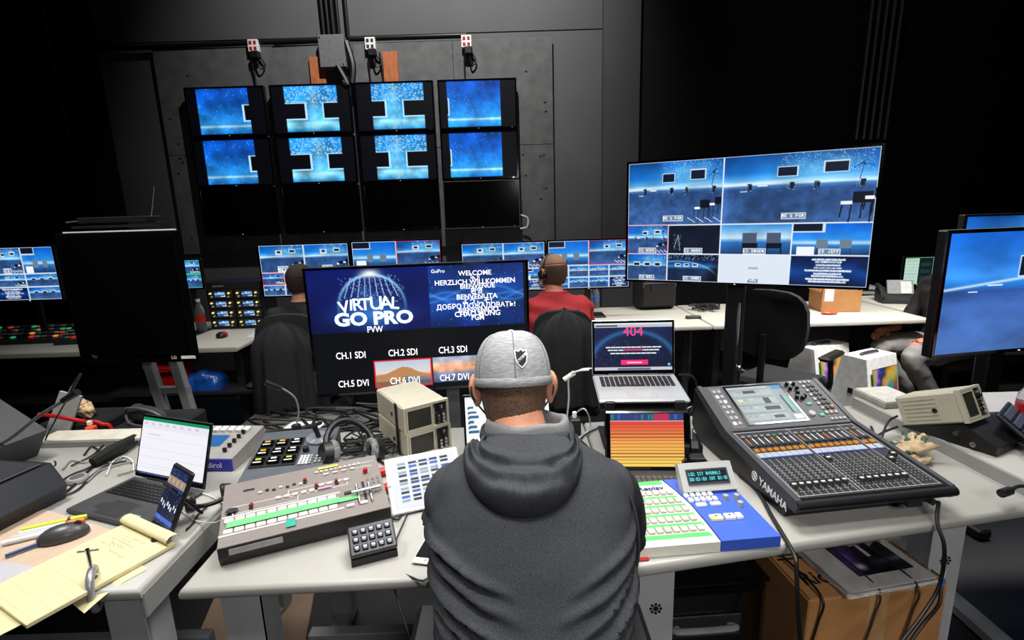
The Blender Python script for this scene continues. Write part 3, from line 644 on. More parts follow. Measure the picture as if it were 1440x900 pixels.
# central preview screen
a, b = yp(425, 378, 2.18), yp(742, 355, 2.28); q, yaw, w = place(a, b)
c = Cv(320, 184, '05070d'); L = c.sub(0, 0, .545, .5); X, Y = L.xy(); L.vgrad([(0, '0a1a6a'), (1, '0a1350')]); L.mul(vnoise(L.w, L.h, 3, 5), .7, 1.2)
r = np.hypot((X-.52)*1.9, (Y-.62)*1.02); L.mix(np.clip(1-r/.52, 0, 1)**.5*.75, '12245e'); L.mix(np.exp(-((r-.53)/.025)**2)*np.clip(1.2-Y*1.4, 0, 1), '8fd8ff')
L.mix(np.exp(-(r/.33)**2)*vnoise(L.w, L.h, 10, 8)*.9, '4aa0ff'); L.mix(np.exp(-((X-.52)**2/.006+(Y-.08)**2/.004)), 'ffffff'); L.dots(150, 'cfeaff', 3, .25, .12, .8, .55); L.mix(np.exp(-((Y-.74)/.14)**2-((X-.52)/.28)**2)*.75, '3a86e6')
for i in range(9): L.line(.3+i*.055, .45, .36+i*.04, .15, 'a9c9ff')
Rr = c.sub(.545, 0, .985, .5); X, Y = Rr.xy(); Rr.vgrad([(0, '0c2c74'), (.5, '1549a0'), (1, '0a245f')]); Rr.mul(vnoise(Rr.w, Rr.h, 4, 15), .6, 1.5)
for k in range(4): Rr.mix(np.exp(-((Y-.45-.1*np.sin(X*7+k*1.7)-.04*k)/.02)**2)*.35, '6ab4ff')
Rr.dots(60, '8ec0ff', 2)
d = c.sub(.27, .755, .53, .965); X, Y = d.xy(); d.vgrad([(0, 'b8cfe6'), (.45, 'e8dcd0'), (.6, 'd8a878'), (1, 'c98f5c')]); n = vnoise(d.w, d.h, 4, 31)
d.mix((Y > .62-.35*np.exp(-((X-.5)/.28)**2)-.1*n).astype(float), 'c08a5a'); d.mix(((Y > .5+.2*X) & (X > .5)).astype(float)*.8, '6f7890'); d.mix(((Y > .8)).astype(float)*.5, '3f4450'); c.box(.265, .745, .535, .975, 'e83040', 2)
d = c.sub(.54, .745, .775, .955); X, Y = d.xy(); d.vgrad([(0, '9fb8d8'), (.3, 'e8b8a0'), (.5, 'f0a070'), (.65, '7f86a8'), (1, '4a5878')]); d.mul(vnoise(d.w, d.h, 5, 33), .7, 1.35)
c.rect(.775, .745, .99, .955, '090c14')
ctv = display('preview_display', 'large screen showing a glowing title over a globe and channel names, left of capped man', 'monitor', q, yaw, w, .575, c, .010, .045, z=.84)
part('stand_post', MB().box((-.12, .085, .45), (.06, .03, .9), .004).box((.12, .085, .45), (.06, .03, .9), .004), STL, ctv)
part('base_frame', MB().box((0, .085, .025), (.7, .35, .04), .01), BLK, ctv)
scr = [o for o in ctv.children if o.name.startswith('screen')][0]
hh = .555; ww = w-.02
def onscr(u, v): return Tm((u-.5)*ww, -.0015, (.5-v)*hh) @ FR
GLOW = mat('title_glow', 'dff0ff', .4, emit=1.3, var=0)
for ch, (u, v, s, rr) in zip('VIRTUAL', ((.155, .30, .055, 8), (.187, .285, .05, -4), (.215, .283, .055, 3), (.25, .285, .055, 0), (.30, .28, .06, 0), (.345, .28, .06, 3), (.385, .285, .055, -6))):
    letters('lettering', ch, s*1.35, scr, onscr(u, v) @ Tm(rz=rr), GLOW, bold=.02)
letters('lettering', 'GO PRO', .078, scr, onscr(.285, .40), GLOW, bold=.045, sx=1.15)
letters('lettering', 'PVW', .040, scr, onscr(.285, .487), WEM, bold=.01, sx=.8)
for k, (tx, u, v, s) in enumerate((('WELCOME', .76, .07, .030), ('أهلا', .76, .10, .026), ('HERZLICH WILLKOMMEN', .76, .14, .031), ('BIENVENUE', .77, .175, .030), ('환영', .765, .215, .03), ('BENVENUTA', .765, .26, .032),
        ('ようこそ!', .765, .295, .032), ('ДОБРО ПОЖАЛОВАТЬ!', .76, .335, .031), ('BIENVENIDO', .77, .37, .031), ('CHÀO MỪNG', .765, .40, .033))):
    letters('lettering', tx, s, scr, onscr(u, v), WEM, bold=.012)
letters('lettering', 'PGM', .036, scr, onscr(.765, .43), WEM, bold=.01, sx=.8)
letters('lettering', 'GoPro', .022, scr, onscr(.59, .045), WEM)
for tx, u, v in (('CH.1 SDI', .165, .69), ('CH.2 SDI', .405, .69), ('CH.3 SDI', .64, .69), ('CH.4 SDI', .88, .69), ('CH.5 DVI', .165, .925), ('CH.6 DVI', .405, .925), ('CH.7 DVI', .64, .925), ('CH.8 DVI', .88, .925)):
    letters('lettering', tx, .043, scr, onscr(u, v), WEM, bold=.008, sx=.78)
# right edge screens
c = Cv(150, 190); X, Y = c.xy(); c.vgrad([(0, '1459b8'), (.25, '2a70c8'), (.36, '3a8ae0'), (.44, '2068b8'), (.48, '2a4c8a'), (.6, '3d62a6'), (1, '4a72b8')]); c.mul(vnoise(150, 190, 3, 77), .7, 1.3)
c.mul(1-.25*(vnoise(150, 190, 40, 78))*(Y > .48), .9, 1.1); c.mix(np.exp(-((Y-(.46-.16*X))/.012)**2)*.9, 'd8f2ff'); tvbox(c, .42, .2, .62, .38); c.rect(.25, .43, .34, .44, 'f0f8ff'); c.rect(.15, .48, .2, .487, 'c8e0ff'); stool(c, .6, .5, .5)
a, b = yp(1334, 324, 2.35), yp(1448, 323, 2.42); d_ = (b-a); d_.z = 0; d_.normalize()
q = Vector(((a+d_*.5).x, (a+d_*.5).y, 0)); tr = display('large_display', 'large screen with a blue stage view at the right edge', 'monitor', q, math.atan2(d_.y, d_.x), 1.0, .605, c, .016, .05, z=a.z-.605)
stand_pole(tr, 1.0, .05, 1.2)
a = yp(1356, 302, 3.3); c2 = Cv(100, 60); stage(c2, 0, 44)
display('rear_display', 'blue screen rising behind the large screen at the right edge', 'monitor', (a.x+.5, 3.3, .75), .02, 1.0, .5, c2, .014, .05, stand='foot', z=a.z-.5-.75)
# big black switched-off screen at left
a, b = yp(76, 326, 2.42), yp(243, 325, 2.40); q, yaw, w = place(a, b)
tb = thing('black_display', 'big switched-off black screen with a top edge painted white as if lit, standing left', 'monitor', (q.x, q.y, 0), yaw)
bx = MB().box((.0, .022, 1.275), (w+.01, .045, .63), .006)
part('casing', bx, mat('black_casing', '020203', .8, spec=.05), tb)
part('screen', MB().box((.0, -.003, 1.28), (w-.03, .006, .56)), mat('dead_screen', '010101', .6, spec=.05), tb)
part('painted_lit_edge', MB().box((.02, .012, 1.592), (w-.03, .014, .007)), WHT, tb)  # white bar paints the light caught along the upper edge
part('rear_ledge', MB().box((-.03, .10, 1.615), (w*.75, .1, .012)), mat('ledge', '3a3a3c', .3, .6), tb)
letters('lettering', 'LG', .022, tb, Tm(w/2-.09, -.0075, .985) @ FR, WHT); part('badge', MB().box((w/2-.02, -.006, .985), (.07, .003, .014)), WHT, tb)
letters('lettering', 'hp', .028, tb, Tm(-w/2+.08, -.0075, 1.0) @ FR, MGR)
for s, x in ((0, .02), (1, .16)): part('leg', MB().box((x, .12, .5), (.05, .04, 1.0), .004, R=(0, -8, 0)), STL, tb)
part('cross_brace', MB().box((.05, .12, .78), (.2, .03, .03)), STL, tb); part('base_frame', MB().box((.05, .12, .02), (.6, .5, .04), .01), DGR, tb)
an = thing('wireless_receiver', 'flat wireless receiver with a raised antenna on top of the big black screen', 'receiver', (q.x-.0, q.y+.11, 1.626))
part('body', MB().box((-.04, 0, .018), (.32, .12, .03), .004), mat('receiver_body', '303033', .3, .6), an)
part('antenna', MB().cyl((.11, .0, .03), (.155, -.01, .17), .004, .0025), CHR, an, smooth=True); part('antenna', MB().cyl((-.2, .0, .02), (-.3, 0, .012), .004), MGR, an, smooth=True)
# ================================================================== CHAIRS
FAB = mat('black_fabric', '1b1b1d', .9, var=.25, scale=200, bump=.3, bscale=400)
def office_chair(label, loc, yaw, back=(.44, .5), seat=.47, arms=True, jacket=None, armz=.2, armx=.3, armat=None, army=.02, arml=.27):
    t = thing('office_chair', label, 'chair', loc, yaw)
    part('seat', MB().box((0, 0, seat-.04), (.48, .46, .08), .03), FAB, t)
    s = MB(); W_, H_ = back; n = 20
    def ring(y, k): return [(W_/2*k*math.copysign(abs(math.cos(a))**.6, math.cos(a)), y+.05*(abs(math.cos(a))**2)*.8-.0, seat+.18+H_/2+H_/2*k*math.copysign(abs(math.sin(a))**.7, math.sin(a))) for a in [2*PI*i/n for i in range(n)]]
    s.loft([ring(-.27, .9), ring(-.265, 1), ring(-.22, 1), ring(-.205, .9)])
    part('backrest', s, FAB, t, smooth=True)
    part('back_bar', MB().tube([(0, -.1, seat-.08), (0, -.3, seat-.04), (0, -.3, seat+.35)], .022), BLK, t, smooth=True)
    if arms:
        for sx in (-1, 1):
            a_ = part('armrest', MB().box((sx*armx, army, seat+armz), (.072, arml, .035), .014), armat or BLK, t); part('arm_post', MB().tube([(sx*(armx-.08), 0, seat-.05), (sx*(armx+.01), 0, seat), (sx*armx, 0, seat+armz)], .017), armat or BLK, a_, smooth=True)
    part('gas_column', MB().cyl((0, 0, .08), (0, 0, seat-.06), .028), BLK, t, smooth=True)
    for k in range(5):
        a = k*2*PI/5+.3; l = part('leg', MB().cyl((0, 0, .11), (.28*math.cos(a), .28*math.sin(a), .075), .022, .014), BLK, t, smooth=True)
        part('caster', MB().cyl((.29*math.cos(a)-.02, .29*math.sin(a), .032), (.29*math.cos(a)+.02, .29*math.sin(a), .032), .032), BLK, l, smooth=True)
    return t
def jacket(label, loc, yaw, w, h, ztop, dep=.12, seed=0):
    """jacket draped over a chair back: a closed drape of folded rings"""
    R = random.Random(seed); ph = [R.uniform(0, 6) for _ in range(5)]; rings = []; n = 72; K = 22
    for k in range(K):
        t = k/(K-1); sh = math.sin(min(1, t*3.4)*PI/2)**.6; r = []
        for i in range(n):
            a = 2*PI*i/n; f = (.012+.05*t)*(math.sin(7*a+ph[0]+2*t)+.7*math.sin(12*a+ph[1]-t)+.5*math.sin(19*a+ph[2]))*.35
            X = (w/2*sh*(1+.10*t)+f*.8)*math.copysign(abs(math.cos(a))**.75, math.cos(a)); Y = (dep*(.35+.65*sh)*(1+.5*t)+f)*math.sin(a)
            r.append((X, Y, ztop-h*t+.012*math.sin(3*a+ph[3])*t))
        rings.append(r)
    o = solo('draped_jacket', MB().loft(rings), mat('jacket_cloth', '1c1c1e', .85, var=.3, scale=30, bump=.4, bscale=120), label, 'jacket', smooth=2)
    o.location = loc; o.rotation_euler = (0, 0, yaw); return o
a = yp(395, 455, 2.95); office_chair('office chair under a draped dark jacket, left of the preview screen', (a.x, a.y+.25, 0), .1, (.4, .5), .40)
jacket('long dark jacket draped over the chair left of the preview screen', (a.x, a.y+.02, 0), .1, .38, .62, 1.045, .1, 2)
a = yp(795, 440, 3.0); office_chair('office chair of the man in red, covered by a black jacket', (a.x, a.y+.27, 0), -.05, (.38, .44), .42)
jacket('black jacket draped over the chair of the man in red', (a.x+.0, a.y+.04, 0), -.05, .36, .6, 1.045, .1, 5)
a = yp(1118, 425, 3.35); office_chair('empty black office chair right of the huge screen post', (a.x, a.y+.1, 0), -.9, (.46, .46), .44)
# iMac boxes on the floor
def imac_box(label, px, py, y, yaw, w):
    p = yp(px, py, y); t = thing('computer_carton', label, 'box', (p.x, y, 0), yaw, 'white computer cartons on the floor')
    h = .55; hx_ = w/2
    part('carton', MB().prism([(-.17, 0), (.17, 0), (.17, h*.1), (.085, h), (-.085, h), (-.17, h*.1)], -hx_, hx_, 'x'), WHT, t)
    part('handle', MB().tube([(-.09, 0, h), (-.07, 0, h+.012), (.07, 0, h+.012), (.09, 0, h)], .012), DGR, t, smooth=True)
    c = Cv(50, 44); X, Y = c.xy(); n = vnoise(50, 44, 6, 4); th = np.arctan2(Y-1.2, X+.3)*17+n*5
    c.a[:, :, 0] = .42+.34*np.sin(th); c.a[:, :, 1] = .40+.22*np.sin(th*.7+2); c.a[:, :, 2] = .42+.30*np.sin(th*.9+3.4); c.mix(np.exp(-((X-.8)**2+(Y-.2)**2)/.05), 'c8a838'); c.box(0, 0, 1, 1, '0a0a0c', 1)
    sl = math.degrees(math.atan2(.085, h*.9)); P = Tm(0, -.134, .33, rx=-sl)
    picture('printed_screen', c, w*.82, .30, t, P @ Tm(y=-.004), PRT); part('printed_chin', MB().box((0, 0, -.185), (w*.82, .004, .06)), mat('carton_chin', 'c9cacc', .4), t, P)
    part('logo', MB().ball((0, -.003, -.185), (.013, .002, .015), 10, 6), BLK, t, P)
    part('side_mark', MB().box((-hx_-.002, 0, .30), (.004, .035, .04), .001), BLK, t)
    part('print_block', MB().box((.0, -.17, .03), (.13, .004, .035)), DGR, t)
    return t
imac_box('nearer white computer carton with a colourful printed screen, behind the console', 1213, 575, 3.55, .42, .34)
imac_box('farther white computer carton, left of the other one, behind the console', 1146, 575, 3.85, .42, .40)
p = zp(1228, 583, .75)

# floor clutter behind tables
R = random.Random(11); mb = MB()
for i in range(26):
    x, y = R.uniform(-2.6, -.4), R.uniform(2.4, 3.3); mb.tube([(x+R.uniform(-.5, .5), y+R.uniform(-.3, .3), .02+R.uniform(0, .05)) for _ in range(5)], .009, 6, 5)
solo('floor_cables', mb, RUB, 'tangle of black cables on the floor behind the left tables', 'cable', smooth=True, kind='stuff')
mb = MB()
for i in range(10):
    x, y = R.uniform(.4, 1.6), R.uniform(2.5, 3.3); mb.tube([(x+R.uniform(-.5, .5), y+R.uniform(-.3, .3), .02+R.uniform(0, .05)) for _ in range(5)], .009, 6, 5)
solo('floor_cables', mb, RUB, 'tangle of black cables on the floor below the huge multi-view screen', 'cable', smooth=True, kind='stuff')
# low table behind with papers and laptop bag (seen between the tables)
lt = desk('low_side_table', 'pale low table behind the left tables, littered with cables and papers', [(-1.55, 2.35), (-.35, 2.35), (-.35, 2.9), (-1.55, 2.9)], .50, [(-1.45, 2.4), (-.45, 2.4)], .5, mt=mat('dusty_laminate', '6d6b66', .6))
mb = MB()
for i in range(20):
    x, y = R.uniform(-1.45, -.5), R.uniform(2.4, 2.85); mb.tube([(min(-.4, max(-1.5, x+R.uniform(-.3, .3))), min(2.87, max(2.38, y+R.uniform(-.2, .2))), .51+R.uniform(0, .05)) for _ in range(4)], .008, 6, 5)
solo('table_cables', mb, RUB, 'heap of black cables on the low side table', 'cable', smooth=True, kind='stuff')
for x, y, r_, lb in ((-1.42, 2.5, 20, 'leftmost'), (-1.15, 2.62, -15, 'middle'), (-.62, 2.55, 8, 'rightmost')):
    solo('loose_paper', MB().box((0, 0, .002), (.2, .13, .004)), WHT, '%s of three loose white sheets among cables on the low side table' % lb, 'paper', 'loose sheets on the low side table', M=Tm(x, y, .515, rz=r_))
p = yp(150, 580, 2.5); t = thing('camera_bag', 'black bag with a red stripe lying behind the left table', 'bag', (-1.98, 2.35, .0), .2)
b = fuse(MB().box((0, 0, .3), (.5, .3, .55), .08).ball((.15, -.1, .45), (.16, .12, .16)).ball((-.15, -.08, .42), (.15, .12, .15)), .02, 4); b.materials.append(mat('bag_nylon', '101012', .7, bump=.3)); link('body', b, t)
part('strap', MB().tube([(-.2, -.17, .4), (0, -.2, .62), (.2, -.17, .45)], .018), BLK, t, smooth=True); part('red_stripe', MB().box((.16, -.225, .5), (.015, .01, .10), R=(0, 15, 0)), mat('bag_stripe_red', 'e03a20', .5), t)  # stripe is plain red, without emission
p = yp(115, 573, 2.25); b = fuse(MB().ball((0, 0, 0), (.055, .03, .035), R=(0, 35, 0)).ball((.03, -.01, -.02), (.03, .025, .03)), .004, 3); 
for v in b.vertices: v.co += v.co.normalized()*(.011*mnoise.noise(v.co*70)+.006*mnoise.noise(v.co*160))
b.materials.append(mat('crumpled_cream', 'd8b890', .7, var=.3, scale=30)); o = tag(link('crumpled_wrapper', b), 'crumpled cream food wrapper behind the left table', 'wrapper'); o.location = p
solo('storage_crate', MB().box((p.x, p.y+.02, (p.z-.03)/2), (.3, .2, p.z-.06), .01), BLKM, 'black storage crate supporting the crumpled wrapper', 'crate')

# clutter behind the left table
t = thing('steel_bracket', 'pale grey angled metal bracket leaning behind the left table', 'bracket', M=Tm(-2.02, 2.16, .06, rz=10)); part('plate', MB().box((0, 0, .72), (.09, .012, .24), .002, R=(-10, 22, 0)), LGR, t); part('post', MB().box((-.03, .02, .31), (.05, .05, .62), .004), DGR, t); part('flange', MB().box((-.05, -.03, .64), (.12, .05, .012), .002, R=(0, 20, 0)), STL, t)
solo('red_cable', MB().tube([(-2.08, 2.12, .82), (-1.98, 2.10, .815), (-1.88, 2.10, .79), (-1.80, 2.10, .775), (-1.76, 2.11, .68), (-1.76, 2.12, .02)], .009), RED, 'red cable drooping over the back edge of the left table', 'cable', smooth=True)
t = thing('orange_connector', 'small orange and white connector beside the red cable', 'connector', M=Tm(-1.80, 2.045, .765)); part('body', MB().box((0, 0, .012), (.035, .03, .024), .004), mat('connector_orange', 'f0522a', .4), t); part('tip', MB().box((-.01, .01, .034), (.018, .016, .02), .003), WHT, t)
t = thing('sneaker', 'dark sneaker lying on its side behind the left table', 'shoe', M=Tm(-1.66, 2.19, .775, rz=-18)); sm = fuse(MB().ball((0, 0, 0), (.12, .03, .045)).ball((-.07, .01, .0), (.05, .035, .045)), .008, 3); sm.materials.append(mat('sneaker_dark', '2c2c2b', .8)); link('upper', sm, t)
part('sole', MB().tube([(-.11, -.022, .0), (-.08, -.03, .035), (.0, -.03, .042), (.08, -.028, .03), (.115, -.02, 0), (.08, -.028, -.03), (0, -.03, -.042), (-.08, -.03, -.035), (-.11, -.022, 0)], .006), MGR, t, smooth=True)
solo('storage_crate', MB().box((-1.66, 2.26, .365), (.30, .24, .73), .01), BLKM, 'black storage crate under the sneaker behind the left table', 'crate')

# ================================================================== NEAR DEVICES
def keyboard(parent, x0, y0, w, d, rows, cols, z, km, M=None, gap=.2):
    kw, kd = w/cols, d/rows; mb = MB()
    for j in range(rows):
        i = 0
        while i < cols:
            s = 1
            if j == 0 and 3 <= i < 9: s = 6
            mb.box((x0+(i+s/2)*kw, y0+(j+.5)*kd, z), (kw*(s-gap), kd*(1-gap), .0025), .0006); i += s
    return part('key', mb, km, parent, M, kind='stuff')
def laptop(name, label, loc, yaw, w, d, open_deg, sh, cv, body, keym, lidm, scrz=None, trackm=None, bezel=.008, M=None):
    t = thing(name, label, 'laptop', loc, yaw) if M is None else thing(name, label, 'laptop', M=M)
    part('base', MB().box((0, d/2, .008), (w, d, .014), .005), body, t)
    part('keyboard_well', MB().box((0, d*.70, .0148), (w*.88, d*.42, .001)), keym if body is not ALU else ALU, t)
    k = keyboard(t, -w*.43, d*.5, w*.86, d*.40, 6, 15, .0165, BLK if body is ALU else keym)
    part('trackpad', MB().box((0, d*.24, .0153), (w*.34, d*.34, .0012), .0004), trackm or body, t)
    lid = Tm(0, d, .014) @ Tm(rx=-(open_deg-90)); l = part('lid', MB().box((0, .004, sh/2), (w, .007, sh), .003), lidm, t, lid)
    part('screen_border', MB().box((0, -.0005, sh/2), (w*.985, .002, sh*.97)), BLKG, l); picture('screen', cv, w-2*bezel, sh-3*bezel, l, Tm(y=-.0022, z=sh/2+bezel*.3))
    part('hinge', MB().cyl((-w*.3, d, .013), (w*.3, d, .013), .006), BLK, t, smooth=True)
    return t
# left laptop with a spreadsheet
a, b = zp(100, 716), zp(203, 742); c = Cv(150, 100, 'f4f2fa'); c.rect(0, 0, 1, .055, '0f8f5f'); c.rect(0, .955, 1, 1, '1a1c3a'); c.rect(0, .055, 1, .2, 'ece9f4')
for i in range(8): c.rect(.03+i*.11, .09, .08+i*.11, .13, 'd0ccdc')
for i in range(14): c.rect(.02, .26+i*.047, .98, .264+i*.047, 'e4e1ee')
for i in range(9): c.rect(.02+i*.12, .22, .023+i*.12, .95, 'e6e3f0')
for i in range(30): c.rect(.05+i*.025, .97, .062+i*.025, .99, '7088d0')
c.line(.1, .3, .3, .3, 'b0adc0')
lp = laptop('open_laptop', 'black laptop with a bright spreadsheet on screen on the left table', (-1.25, 1.385, .75), math.radians(-20), .325, .215, 108, .215, c, mat('laptop_charcoal', '3a3a3c', .5), BLK, BLK, trackm=mat('laptop_pad', '333335', .4))
part('palm_sticker', MB().box((.10, .035, .0157), (.03, .018, .0006)), LGR, lp); part('palm_sticker', MB().box((-.06, .05, .0157), (.05, .03, .0006)), DGR, lp)
# small tablet on a stand
a = zp(232, 752); c = Cv(60, 84, '0b1530'); c.rect(0, 0, 1, .16, '1b2c55'); c.rect(0, .16, 1, .3, 'b08f6a')
for i in range(8): c.rect(.05+i*.12, .3, .12+i*.12, .36, '2f4f8f'); c.rect(.05+i*.12, .40, .07+i*.12, .86, '26365c'); c.rect(.04+i*.12, .58+.03*(i % 3), .10+i*.12, .66+.03*(i % 3), 'f0f4ff'); c.rect(.04+i*.12, .18, .11+i*.12, .26, ('d8b080', '8090b0')[i % 2])
c.rect(0, .86, 1, .93, '3f6fd0'); c.rect(0, .93, 1, 1, '1a2850'); c.dots(80, 'c8d8ff', 4)
TBM = Tm(-1.01, 1.335, .765, rz=-62) @ Tm(rx=-24)
t = thing('small_tablet', 'small black tablet showing a fader page, leaning in front of the laptop', 'tablet', M=TBM)
t.location = (-1.022, 1.315, .768); t.rotation_euler = (0, 0, math.radians(-36)); LN = Tm(rx=-28)
part('case', MB().box((0, .006, .085), (.125, .012, .18), .006), BLK, t, LN); picture('screen', c, .108, .155, t, LN @ Tm(y=-.001, z=.087))
part('easel_leg', MB().box((0, .07, .06), (.05, .008, .14), .002, R=(30, 0, 0)), BLK, t)
for sx in (-.04, .04): part('easel_foot', MB().box((sx, -.012, -.006), (.022, .05, .02), .006), BLK, t)
# headset by the tablet
def headphones(label, M, cushion, s=1):
    t = thing('headphones', label, 'headphones', M=M)
    part('headband', MB().tube([(math.cos(a)*.085*s, 0, .02+math.sin(a)*.105*s) for a in [PI*i/10 for i in range(11)]], .011*s, 10), BLK, t, smooth=True)
    for sx in (-1, 1):
        e = part('ear_cup', MB().cyl((sx*.075*s, 0, .0), (sx*.105*s, 0, 0), .042*s, .036*s, 20), BLK, t, smooth=True)
        mb = MB(); mb.tube([(sx*.068*s, .033*s*math.cos(a), .033*s*math.sin(a)) for a in [2*PI*i/16 for i in range(17)]], .013*s, 8, 2); part('cushion', mb, cushion, e, smooth=True)
        part('driver_cover', MB().cyl((sx*.072*s, 0, 0), (sx*.075*s, 0, 0), .03*s, n=16), BLKM, e)
    return t
p = zp(287, 716); headphones('small black headset lying behind the small tablet', Tm(p.x, p.y+.03, .775, rx=80, rz=35), BLK, .62)
# mouse, pad, papers, pens, clamp
YEL_P = mat('legal_paper', 'd6cca0', .7, var=.04, scale=5); PAPR = mat('plain_paper', 'b4b3ba', .7, var=.03)
pc = Cv(90, 120, 'd8cea2')
for i in range(26): pc.rect(0, .06+i*.036, 1, .064+i*.036, 'cabf94')
R = random.Random(5)
for i in range(6):
    x = .15+R.random()*.3; y = .13+i*.036
    for k in range(int(R.uniform(4, 14))): pc.line(x+k*.035, y+R.uniform(-.01, .01), x+k*.035+.02, y+R.uniform(-.012, .012), '9a9478')
pad = thing('legal_pad', 'yellow legal pad with a rolled-over top sheet, overhanging the left table', 'notepad', M=Tm(-1.12, 1.17, .752, rz=-28))
part('page_stack', MB().box((0, 0, .006), (.235, .32, .010), .001), YEL_P, pad); picture('top_sheet', pc, .232, .315, pad, Tm(z=.0115) @ UP, PRT)
part('curled_sheet', MB().sheet(lambda u, v: ((u-.5)*.235, .155-.018*math.sin(v*PI*1.5)-.0, .011+.012*(1-math.cos(v*PI*1.5))), 1, 12), YEL_P, pad, smooth=2)
pb = thing('legal_pad', 'second yellow legal pad underneath, jutting past the front table edge', 'notepad', M=Tm(-1.25, 1.09, .7505, rz=-33))
part('page_stack', MB().box((0, -.0, .0008), (.33, .26, .001)), YEL_P, pb)
solo('yellow_sheet', MB().sheet(lambda u, v: ((u-.5)*.1, (v-.5)*.14, -.05*max(0, .6-v)**1.5), 2, 8), mat('legal_paper', 0), 'small yellow sheet hanging over the front edge under the clamp', 'paper', M=Tm(-1.035, 1.13, .7515, rz=-30), smooth=2)
PINK = mat('beige_folder', 'bfa892', .7, var=.05); solo('paper_folder', MB().box((0, 0, .0015), (.38, .26, .003)), PINK, 'beige paper folder under the mouse on the left table', 'folder', M=Tm(-1.36, 1.27, .7515, rz=-22))
t = thing('printed_sheet', 'white printed sheet at the lower left corner beside the yellow pad', 'paper', M=Tm(-1.36, 1.12, .7575, rz=-12))
part('sheet', MB().box((0, 0, 0), (.22, .16, .001)), PAPR, t)
for i in range(2): part('ink_bar', MB().box((-.03, .02-i*.03, .0008), (.12, .012, .0006)), mat('ink_blue', '3a4250', .7), t)
for i in range(5): part('ink_bar', MB().box((.02, -.035-i*.008, .0008), (.09, .002, .0005)), mat('ink_blue', '3a4250', .7), t)
p = zp(88, 768); t = thing('computer_mouse', 'dark grey mouse resting on the yellow pad', 'mouse', M=Tm(-1.29, 1.305, .758, rz=-60))
part('shell', MB().ball((0, 0, .004), (.035, .06, .034), 20, 12, z0=-.1), mat('mouse_grey', '3e3e40', .35), t, smooth=True); part('scroll_wheel', MB().cyl((-.004, .035, .031), (.004, .035, .031), .008), BLK, t, smooth=True)
part('brand_mark', MB().box((0, -.035, .028), (.018, .006, .001), R=(-30, 0, 0)), LGR, t)
for i, (nm, col, x, y, rz, lb) in enumerate((('highlighter', 'c8e02a', -1.37, 1.37, 25, 'green-yellow highlighter topmost in the row of pens'), ('marker_pen', 'd8d8d8', -1.36, 1.35, 25, 'white marker with an orange band beside the highlighter'),
        ('marker_pen', 'c0c0c4', -1.36, 1.33, 24, 'pale grey marker between the white one and the mouse'), ('marker_pen', 'e8e8ea', -1.37, 1.31, 27, 'white marker nearest the mouse in the row of pens'), ('ballpoint_pen', '1c3f78', -1.335, 1.265, 48, 'dark blue pen pointing under the mouse'))):
    t = thing(nm, lb, 'pen', M=Tm(x, y, .7625, rz=rz)); L_ = .15 if i < 4 else .12
    part('barrel', MB().cyl((-L_/2, 0, 0), (L_/2*.5, 0, 0), .0075 if i < 4 else .005, n=12), mat('pen_%d' % i, col, .4), t, smooth=True)
    part('cap', MB().cyl((L_/2*.5, 0, 0), (L_/2, 0, 0), .0085 if i < 4 else .0045, .006, 12), mat('pen_%d' % i, col) if i != 1 else mat('cap_orange', 'f06a30', .4), t, smooth=True)
    part('grip_band', MB().cyl((L_*.2, 0, 0), (L_*.25, 0, 0), .009 if i < 4 else .0055, n=12), (DGR, RED, DGR, BLK, CHR)[i], t, smooth=True)
cl = thing('c_clamp', 'metal C-clamp gripping the front edge of the left table over the pad', 'clamp', M=Tm(-1.05, 1.105, .75, rz=28) @ Matrix.Diagonal((.8, .8, .8, 1)))
part('frame', MB().tube([(0, .055, .014), (0, .05, .035), (0, .02, .045), (0, -.02, .03), (0, -.035, -.02), (0, -.02, -.065), (0, .02, -.075), (0, .045, -.065)], [.008, .010, .012, .012, .012, .011, .010, .009], 10), mat('cast_metal', 'a0a0a2', .35, .45), cl, smooth=True)
part('screw', MB().cyl((0, .02, .015), (0, .02, .12), .006), CHR, cl, smooth=True); part('tommy_bar', MB().cyl((-.025, .02, .118), (.028, .02, .108), .003), CHR, cl, smooth=True); part('pressure_pad', MB().cyl((0, .02, .012), (0, .02, .02), .012), CHR, cl, smooth=True)
# dark boxes at far left
t = thing('equipment_case', 'dark blue-black faceted case at the left edge, in front', 'case', M=Tm(-1.62, 1.45, .752, rz=-12) @ Matrix.Diagonal((.95, .9, .72, 1)))
part('body', MB().prism([(-.22, 0), (.13, 0), (.15, .07), (.10, .17), (-.22, .16)], -.12, .12, 'y'), mat('case_navy', '10141e', .45), t); part('latch', MB().box((.0, -.123, .12), (.04, .008, .02), .002), DGR, t)
part('lid_seam', MB().box((-.04, 0, .172), (.26, .2, .008), .003, R=(0, -2, 0)), DGR, t)
t = thing('equipment_case', 'dark grey angular housing at the left edge, behind the navy case', 'case', M=Tm(-2.15, 1.78, .752, rz=-14) @ Matrix.Diagonal((1, .9, .8, 1)))
part('body', MB().prism([(-.4, 0), (.26, 0), (.34, .14), (.1, .30), (-.4, .22)], -.16, .16, 'y'), mat('case_grey', '3b3c40', .5), t); part('top_plate', MB().prism([(-.4, .225), (.09, .305), (.09, .31), (-.4, .23)], -.15, .15, 'y'), LGR, t)
part('painted_blue_sheen', MB().box((.12, -.162, .12), (.2, .003, .05), .001), mat('blue_sheen', '20255a', .3), t)  # thin strip that paints a blue sheen onto the housing front
